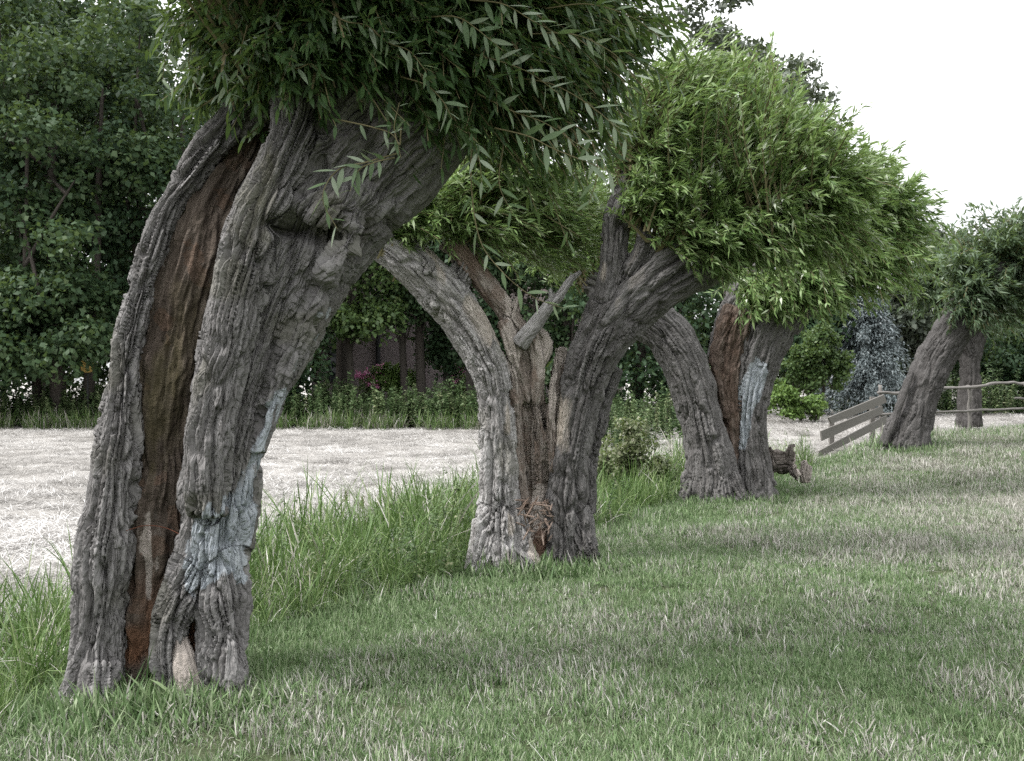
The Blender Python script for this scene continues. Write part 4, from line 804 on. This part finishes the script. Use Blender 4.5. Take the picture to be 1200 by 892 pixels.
# ------------------------------------------------------------------ rail fence, plank barrier, rotten log
def rail(path, r, parent, name, seed):
    c = catmull(path, 8); V, G = tube(c, r * (1 + 0.15 * vnoise(c * 2.0, seed)), 10); V = V + (0.035 * np.stack([vnoise(V * 3, seed + j) for j in range(3)], -1))
    return obj(name, mesh_from(name, V, G, True), RAIL, parent)
FE = thing('rail_fence', 'rustic fence of two grey horizontal rails on posts at the right', 'fence', at(1135, 497, 26))
def D_f(px): return 24.6 + (px - 1030) / 170 * 2.2
fp = lambda px, py: at(px, py, D_f(px))
rail([fp(1030, 461), fp(1062, 459), fp(1100, 456), fp(1135, 454), fp(1172, 450), fp(1204, 449)], 0.038, FE, 'rail', 1)
rail([fp(1198, 450), fp(1240, 453), fp(1300, 452), fp(1370, 450)], 0.036, FE, 'rail', 2)
rail([fp(1028, 486), fp(1070, 484), fp(1110, 483), fp(1150, 481), fp(1206, 477)], 0.03, FE, 'rail', 3)
rail([fp(1190, 467), fp(1240, 470), fp(1300, 472), fp(1370, 470)], 0.03, FE, 'rail', 4)
for k, px in enumerate([1032, 1135, 1222, 1330]):
    x = (px - 600) / F * (D_f(px) + 0.09); y = D_f(px) + 0.09; z = gz(x, y); top = at(px, 451, y)[2]
    rail([(x, y, z - 0.3), (x + .01, y, (z + top) / 2), (x, y, top)], 0.045, FE, 'post', 10 + k)
PB = thing('plank_barrier', 'low barrier of three weathered grey planks sloping down to the ditch beside the fence', 'barrier', at(1000, 520, 23.6))
for k, (a, b, w) in enumerate([((972, 493, 22.6), (1037, 467, 24.3), 0.20), ((962, 511, 22.5), (1034, 480, 24.2), 0.21), ((958, 533, 22.4), (1038, 492, 24.1), 0.18)]):
    A, B = at(*a), at(*b); d = nrm(B - A); n_ = nrm(np.cross(d, (0, 0, 1))); u = np.cross(n_, d); V = []
    for e_, p in enumerate((A, B)):
        for su in (-1, 1):
            for sn in (-1, 1): V.append(p + u * su * w / 2 * (0.8 + 0.25 * ((k + e_) % 2)) + d * su * 0.05 * (k - 1) + n_ * sn * 0.018)
    G = [np.array([(0, 1, 3, 2), (4, 6, 7, 5), (0, 4, 5, 1), (2, 3, 7, 6), (0, 2, 6, 4), (1, 5, 7, 3)])]
    obj('plank', mesh_from('plank', np.array(V), G), PLANK, PB)
for (px, py, D) in [(1024, 465, 24.1), (976, 492, 22.95)]:
    p = at(px, py, D); x, y = p[0], p[1] + 0.1
    V, G = box(x - .05, x + .05, y - .05, y + .05, gz(x, y) - 0.3, p[2]); obj('post', mesh_from('post', V, G), PLANK, PB)
LG = thing('rotten_log', 'short broken rotten log lying right of the painted willow', 'log', at(915, 552, 15.6))
trunk('log', [[(894, 541, 15.75, 12), (908, 541, 15.6, 13), (922, 542, 15.55, 13), (931, 543, 15.5, 10)], [(922, 548, 15.5, 8), (925, 535, 15.45, 6), (927, 522, 15.45, 2)], [(905, 545, 15.5, 7), (903, 532, 15.5, 4), (902, 524, 15.5, 1.5)], [(929, 552, 15.4, 7), (934, 560, 15.3, 4)]], 0.022, 0, 0.05, 0.2, 0.03, 151, LOGM, LG, lambda v, nr, mk, uv: mk.__setitem__((slice(None), 2), 0.9 * S(v[:, 0], 4.22, 4.28)), 'rot', 0.03)
SP = thing('wood_stump', 'small splintered stump tip in the grass beside the rotten log', 'stump', at(944, 556, 15.5))
trunk('stump', [[(944, 566, 15.5, 6), (943, 553, 15.5, 5.5), (942, 540, 15.5, 3)], [(945, 560, 15.48, 5), (948, 546, 15.46, 2.5)]], 0.018, 0, 0.04, 0.15, 0.012, 152, LOGM, SP, lambda v, nr, mk, uv: mk.__setitem__((slice(None), 2), 0.6), 'rot', 0.015)

# ------------------------------------------------------------------ grass: tufts scattered by geometry nodes
def tuft(rng, n, rad, h, width, lean, curl, seg=3, flat=None):
    V, Q, T, rnd, thr = [], [], [], [], []
    for _ in range(n):
        a = rng.uniform(0, 6.283); r = rad * math.sqrt(rng.random()); b = np.array((r * math.cos(a), r * math.sin(a), -0.02 if flat is None else rng.uniform(0, flat)))
        az = rng.uniform(0, 6.283); H = h * rng.uniform(0.45, 1.15); le = abs(rng.normal(0, lean)); cu = abs(rng.normal(0, curl)); w = width * rng.uniform(0.7, 1.3)
        d = np.array((math.cos(az), math.sin(az), 0)); s = np.array((-math.sin(az), math.cos(az), 0)) if rng.random() < 0.7 else d * 0.7 + np.array((-math.sin(az), math.cos(az), 0)) * 0.7
        i0 = len(V); ang = le; p = b.copy()
        if flat is not None: ang = rng.normal(1.45, 0.16)
        for k in range(seg):
            ww = w * (1 - 0.25 * k / seg); V += [p - s * ww / 2, p + s * ww / 2]
            p = p + (d * math.sin(ang) + np.array((0, 0, 1)) * math.cos(ang)) * H / seg; ang += cu / seg
        V.append(p)
        for k in range(seg - 1): Q.append((i0 + 2 * k, i0 + 2 * k + 1, i0 + 2 * k + 3, i0 + 2 * k + 2))
        T.append((i0 + 2 * seg - 2, i0 + 2 * seg - 1, i0 + 2 * seg))
        m = 2 * seg + 1; rnd += [rng.random()] * m; thr += [rng.random()] * m
    return np.array(V), np.array(Q).reshape(-1, 4), np.array(T), np.array(rnd), np.array(thr)

def nettle(rng, h, nl, ll, lw):
    """an upright leafy stem"""
    path = np.array([(0, 0, -0.05), (rng.normal() * .04, rng.normal() * .04, h * .5), (rng.normal() * .1, rng.normal() * .1, h)]); V, G = tube(path, np.array([.008, .006, .003]), 3)
    t = rng.uniform(0.1, 1, nl); P = path[0] * (1 - t)[:, None] + path[2] * t[:, None]; a = rng.uniform(0, 6.283, nl)
    D = np.stack([np.cos(a), np.sin(a), rng.uniform(-.5, .7, nl)], -1); L = ll * rng.uniform(.6, 1.2, nl) * (1.15 - 0.6 * t)
    V2, G2 = leaf_arrays(P, D, rng.normal(size=(nl, 3)) * .4 + (0, 0, 1), L, L * lw, LEAF2)
    V, G = merge([(V, G), (V2, G2)]); Q = [g for g in G if g.shape[1] == 4]; T = [g for g in G if g.shape[1] == 3]
    r = rng.random(len(V)) * 0.3 + rng.random() * 0.7
    return V, np.vstack(Q), np.vstack(T), r, rng.random(len(V))

def scatter(name, protos, P, rot, scl, dry, mat, seed):
    rng = np.random.default_rng(seed); Vs, Qs, Ts, rn, th, gi, off = [], [], [], [], [], [], 0
    for k, (V, Q, T, r, t) in enumerate(protos):
        Vs.append(V); Qs.append(Q + off); Ts.append(T + off); rn.append(r); th.append(t); gi.append(np.full(len(V), k)); off += len(V)
    n = len(P); V = np.vstack(Vs + [P]); me = mesh_from(name, V, [g for g in (np.vstack(Qs), np.vstack(Ts)) if len(g)])
    z = np.zeros
    attr(me, 'rnd', np.concatenate(rn + [z(n)])); attr(me, 'thr', np.concatenate(th + [z(n)])); attr(me, 'grp', np.concatenate(gi + [z(n)]), 'INT')
    attr(me, 'seedpoint', np.concatenate([z(off), np.ones(n)])); attr(me, 'dry', np.concatenate([z(off), dry])); attr(me, 'scl', np.concatenate([z(off), scl]))
    attr(me, 'rot', np.vstack([z((off, 3)), rot]), 'FLOAT_VECTOR'); attr(me, 'pick', np.concatenate([z(off), rng.integers(0, len(protos), n)]), 'INT')
    o = obj(name, me, mat, None, kind='stuff')
    gt = bpy.data.node_groups.new(name, 'GeometryNodeTree'); gt.interface.new_socket('Geometry', in_out='INPUT', socket_type='NodeSocketGeometry'); gt.interface.new_socket('Geometry', in_out='OUTPUT', socket_type='NodeSocketGeometry')
    N = lambda t: gt.nodes.new(t); L = gt.links.new
    def na(nm, typ):
        a = N('GeometryNodeInputNamedAttribute'); a.data_type = typ; a.inputs['Name'].default_value = nm; return a.outputs['Attribute']
    gi_, go = N('NodeGroupInput'), N('NodeGroupOutput'); sep = N('GeometryNodeSeparateGeometry'); sep.domain = 'POINT'
    L(gi_.outputs[0], sep.inputs['Geometry']); L(na('seedpoint', 'FLOAT'), sep.inputs['Selection'])
    sp = N('GeometryNodeSplitToInstances'); sp.domain = 'POINT'; L(sep.outputs['Inverted'], sp.inputs['Geometry']); L(na('grp', 'INT'), sp.inputs['Group ID'])
    ip = N('GeometryNodeInstanceOnPoints'); L(sep.outputs['Selection'], ip.inputs['Points']); L(sp.outputs['Instances'], ip.inputs['Instance'])
    ip.inputs['Pick Instance'].default_value = True; L(na('pick', 'INT'), ip.inputs['Instance Index'])
    L(na('rot', 'FLOAT_VECTOR'), ip.inputs['Rotation']); L(na('scl', 'FLOAT'), ip.inputs['Scale']); L(ip.outputs[0], go.inputs[0])
    md = o.modifiers.new('scatter', 'NODES'); md.node_group = gt
    return o

def area_points(rng, x0, x1, y0, y1, dens, keep):
    n = int((x1 - x0) * (y1 - y0) * dens); x = rng.uniform(x0, x1, n); y = rng.uniform(y0, y1, n); k = keep(x, y); x, y = x[k], y[k]
    return np.stack([x, y, height(x, y)], -1)
def inside(x, y, margin=1.5):
    return np.abs(x) < 0.52 * y + margin
def p3(P): return np.stack([P[:, 0], P[:, 1], 0 * P[:, 0]], -1)
rng = np.random.default_rng(70)
TREES = np.array([(-1.95, 5.75), (0.15, 9.8), (0.5, 9.9), (3.0, 15), (3.5, 15.2), (7.7, 20)])
def near_tree(P): return np.min(np.hypot(P[:, None, 0] - TREES[None, :, 0], P[:, None, 1] - TREES[None, :, 1]), 1)
# pasture
pz = []
for (y0, y1, dn) in [(3.2, 8, 210), (8, 13, 140), (13, 20, 80), (20, 30, 44)]:
    pz.append(area_points(rng, -9, 22, y0, y1, dn, lambda x, y: inside(x, y) & (side(x, y) > -1.0 + 0.25 * rng.normal(size=len(x)))))
P = np.vstack(pz); d = side(P[:, 0], P[:, 1]); big = fbm(p3(P) * 0.55, 3, 71); med = fbm(p3(P) * 1.9, 3, 72)
dry = 0.24 + 0.36 * big + 0.45 * med + 0.12 * S(d, 1.0, 6) + 0.36 * S(P[:, 0], 1.5, 7.5) - 0.26 * S(-d, -1.2, 0.3)
dry = np.clip(dry + rng.normal(size=len(P)) * 0.08, 0.02, 0.92)
far = S(P[:, 1], 5, 22); scl = (0.95 + 0.45 * far) * rng.uniform(0.7, 1.3, len(P)) * (1 + 0.45 * S(-d, -0.4, 0.6)) * (1 + 0.5 * S(med, 0.05, 0.3))
P[:, 2] += 0.014; scl = np.maximum(scl, 0.9)
nt_ = near_tree(P); scl *= 1 + 0.75 * S(-nt_, -0.85, -0.40); dry *= 1 - 0.6 * S(-nt_, -1.1, -0.5)
rot = np.stack([rng.normal(0, .12, len(P)), rng.normal(0, .12, len(P)) + 0.1, rng.uniform(0, 6.283, len(P))], -1)
pro = [tuft(rng, 56, 0.085, h, 0.0046, 0.6, 0.9) for h in (0.045, 0.055, 0.06, 0.07, 0.05, 0.08, 0.055, 0.065)] + [tuft(rng, 30, 0.10, 0.10, 0.0034, 0.6, 0.6)]
scatter('pasture_grass', pro, P, rot, scl, dry, GRASS, 1)
# broad-leaved weeds and dead stalks in the turf
def rosette(rng, n, ll, lw, tilt):
    a = rng.uniform(0, 6.283, n); D = np.stack([np.cos(a), np.sin(a), rng.uniform(0.1, tilt, n)], -1); L = ll * rng.uniform(.6, 1.2, n)
    V, G = leaf_arrays(rng.normal(size=(n, 3)) * (.012, .012, 0) + (0, 0, .01), D, np.tile((0, 0, 1.0), (n, 1)) + rng.normal(size=(n, 3)) * .25, L, L * lw, LEAF4)
    return V, np.vstack([g for g in G if g.shape[1] == 4]), np.vstack([g for g in G if g.shape[1] == 3]), np.repeat(rng.random(n), 6), np.repeat(rng.random(n), 6)
Pw = area_points(rng, -5, 14, 3.4, 17, 1.7, lambda x, y: inside(x, y) & (side(x, y) > -0.4) & (vnoise(np.stack([x, y, 0 * x], -1) * 0.8, 78) > -0.1)); n = len(Pw)
scatter('turf_weeds', [rosette(rng, 9, 0.09, 0.33, 0.7), rosette(rng, 7, 0.11, 0.25, 0.5), rosette(rng, 16, 0.035, 0.8, 1.2), rosette(rng, 12, 0.05, 0.6, 0.9)], Pw, np.stack([rng.normal(0, .1, n), rng.normal(0, .1, n), rng.uniform(0, 6.28, n)], -1), rng.uniform(.6, 1.2, n), np.full(n, 0.04), GRASS, 11)
Pw = area_points(rng, -5, 14, 3.4, 18, 5, lambda x, y: inside(x, y) & (side(x, y) > -0.3) & (vnoise(np.stack([x, y, 0 * x], -1) * 0.7, 79) > 0.0)); n = len(Pw)
scatter('dead_stalks', [tuft(rng, 5, 0.06, 0.16, 0.0035, 0.9, 0.5, 3), tuft(rng, 4, 0.05, 0.14, 0.004, 1.2, 0.4, 3), tuft(rng, 7, 0.08, 0.13, 0.003, 0.8, 0.7, 3)], Pw, np.stack([rng.normal(0, .15, n), rng.normal(0, .15, n), rng.uniform(0, 6.28, n)], -1), rng.uniform(.6, 1.2, n), np.full(n, 1.0), HAY, 12)
# tall growth in the ditch
P = np.vstack([area_points(rng, -10, 8, 3.5, 13, 56, lambda x, y: inside(x, y) & (side(x, y) < -0.42) & (side(x, y) > -2.75 + 0.2 * rng.normal(size=len(x)))),
               area_points(rng, -3, 10, 13, 24, 42, lambda x, y: inside(x, y) & (side(x, y) < -0.6) & (side(x, y) > -3.3 + 0.3 * rng.normal(size=len(x))) & (x < 5.5))])
d = side(P[:, 0], P[:, 1]); med = fbm(p3(P) * 0.9, 3, 75)
scl = rng.uniform(0.7, 1.25, len(P)) * (0.65 + 0.55 * S(-d, 0.5, 1.5)) * (1 + 0.35 * med) * (1 - 0.12 * S(-d, 2.0, 2.8)) * (1 - 0.3 * S(P[:, 0], 2.5, 5)) * (0.74 + 0.26 * S(P[:, 1], 7.0, 9.5))
rot = np.stack([rng.normal(0, .12, len(P)), rng.normal(0, .12, len(P)) + 0.08, rng.uniform(0, 6.283, len(P))], -1)
pro = [tuft(rng, 26, 0.13, h, 0.010, 0.28, 1.5, 5) for h in (0.62, 0.72, 0.80, 0.68, 0.9, 0.58)] + [tuft(rng, 40, 0.14, 0.6, 0.005, 0.3, 1.0, 4) for _ in range(2)]
scatter('tall_grass', pro, P, rot, scl, np.clip(0.05 + 0.2 * med + 0.05 * rng.normal(size=len(P)), 0.01, 0.4), TALL, 2)
# leafy weeds among the tall grass
k = rng.random(len(P)) < 0.16; Pn = P[k] + np.array((0.05, 0.05, 0)); Pn = Pn[(Pn[:, 1] > 8.2)]
scatter('ditch_weeds', [nettle(rng, h, 46, 0.085, 0.45) for h in (0.65, 0.8, 0.9, 0.7)], Pn, np.stack([rng.normal(0, .1, len(Pn)), rng.normal(0, .1, len(Pn)), rng.uniform(0, 6.28, len(Pn))], -1), rng.uniform(0.6, 1.05, len(Pn)), rng.uniform(0, .5, len(Pn)), NETTLE, 3)
# hay on the mown field and dry meadow beyond the fence
fld = lambda x, y: inside(x, y, 3) & ((side(x, y) < -2.3) | ((y - 0.12 * x > 24.8) & (side(x, y) > -2.3)))
P = np.vstack([area_points(rng, -22, 12, 7, 20, 24, fld), area_points(rng, -26, 28, 20, 38, 13, fld)])
big = fbm(p3(P) * 0.5, 3, 81); n = len(P)
right = S(P[:, 0], 4, 7)
scatter('hay', [tuft(rng, 44, 0.22, 0.20, 0.007, 1, 0.3, 2, flat=0.05) for _ in range(7)] + [tuft(rng, 34, 0.18, 0.07, 0.006, 0.5, 0.4, 2) for _ in range(3)], P, np.stack([rng.normal(0, .1, n), rng.normal(0, .1, n), rng.uniform(0, 6.28, n)], -1), rng.uniform(.7, 1.5, n), np.clip(0.5 + 1.3 * big - 0.3 * right + 0.25 * np.sin(P[:, 0] * 1.1 - P[:, 1] * 2.2 + 2 * big) - 0.2 * S(P[:, 1], 28, 37), 0, 1), HAY, 4)
# undergrowth at the foot of the far trees
P = np.vstack([area_points(rng, -26, 4, 36.6, 40.5, 22, lambda x, y: y > 36.9 + 0.35 * np.sin(x * 1.3) + 0.25 * np.sin(x * 3.1)), area_points(rng, 1.5, 7, 26, 36, 5, lambda x, y: side(x, y) < -7), area_points(rng, 12, 30, 36, 42, 6, lambda x, y: x > 0)]); n = len(P)
scatter('undergrowth', [nettle(rng, h, 110, 0.20, 0.42) for h in (1.15, 1.35, 1.55, 1.0)], P, np.stack([rng.normal(0, .1, n), rng.normal(0, .1, n), rng.uniform(0, 6.28, n)], -1), rng.uniform(.6, 1.15, n) * (1 + 0.25 * vnoise(p3(P) * 0.6, 85)), rng.uniform(0, .45, n), NETTLE, 5)
P = area_points(rng, -26, 3.5, 36.1, 37.0, 30, lambda x, y: y > 36.5 + 0.35 * np.sin(x * 1.3) + 0.25 * np.sin(x * 3.1) - 0.4 * rng.random(len(x))); n = len(P)
scatter('verge_grass', [tuft(rng, 20, 0.12, 0.7, 0.016, 0.25, 1.0, 4) for _ in range(4)], P, np.stack([0 * P[:, 0], 0 * P[:, 0], rng.uniform(0, 6.28, n)], -1), rng.uniform(.6, 1.3, n), rng.uniform(0, .5, n), TALL, 6)

# ------------------------------------------------------------------ tall docks with seed heads against the field
SEED = Mat('seed_head').done((0.22, 0.205, 0.12), 0.9); STEM = Mat('weed_stem').done((0.15, 0.17, 0.07), 0.7)
DK = [(406, 575, 15.0, 'leftmost tall dock stem with a seed spike rising against the hay field'), (425, 582, 14.8, 'second tall dock stem from the left against the hay field'), (445, 585, 14.9, 'third dock stem from the left, with the shortest seed spike'), (458, 572, 15.4, 'dock stem nearest the split willow against the hay field'), (512, 570, 16.0, 'thin lone dock stem close to the left half of the split willow')]
for k, (px, py, D, lab) in enumerate(DK):
    top = at(px, py, D); b = np.array((top[0] - 0.03, D, gz(top[0], D))); t = thing('dock_plant', lab, 'weed', b, 'dock stems along the ditch'); rng = np.random.default_rng(500 + k)
    V, G = tube(catmull([b - (0, 0, .1), (b + top) / 2 + (.02, 0, 0), top], 6), np.linspace(.006, .003, 13), 5); obj('stem', mesh_from('stem', V, G), STEM, t)
    n = 160; tt_ = rng.random(n); P = top + (b - top) * (tt_ * 0.42)[:, None] + rng.normal(size=(n, 3)) * (0.007 + 0.010 * tt_)[:, None]
    V, G = leaf_arrays(P, rng.normal(size=(n, 3)) + (0, 0, .8), rng.normal(size=(n, 3)), np.full(n, .026), np.full(n, .014), LEAF2); obj('seed_head', mesh_from('seed_head', V, G), SEED, t)
    n = 14; tt_ = rng.uniform(.15, .6, n); P = b + (top - b) * tt_[:, None]; a = rng.uniform(0, 6.28, n)
    leaves('foliage', P, np.stack([np.cos(a), np.sin(a), 0.1 * a / 6], -1), rng.normal(size=(n, 3)) * .2 + (0, 0, 1), rng.uniform(.1, .2, n), rng.uniform(.02, .04, n), rng.random(n), WEED, t, LEAF4)
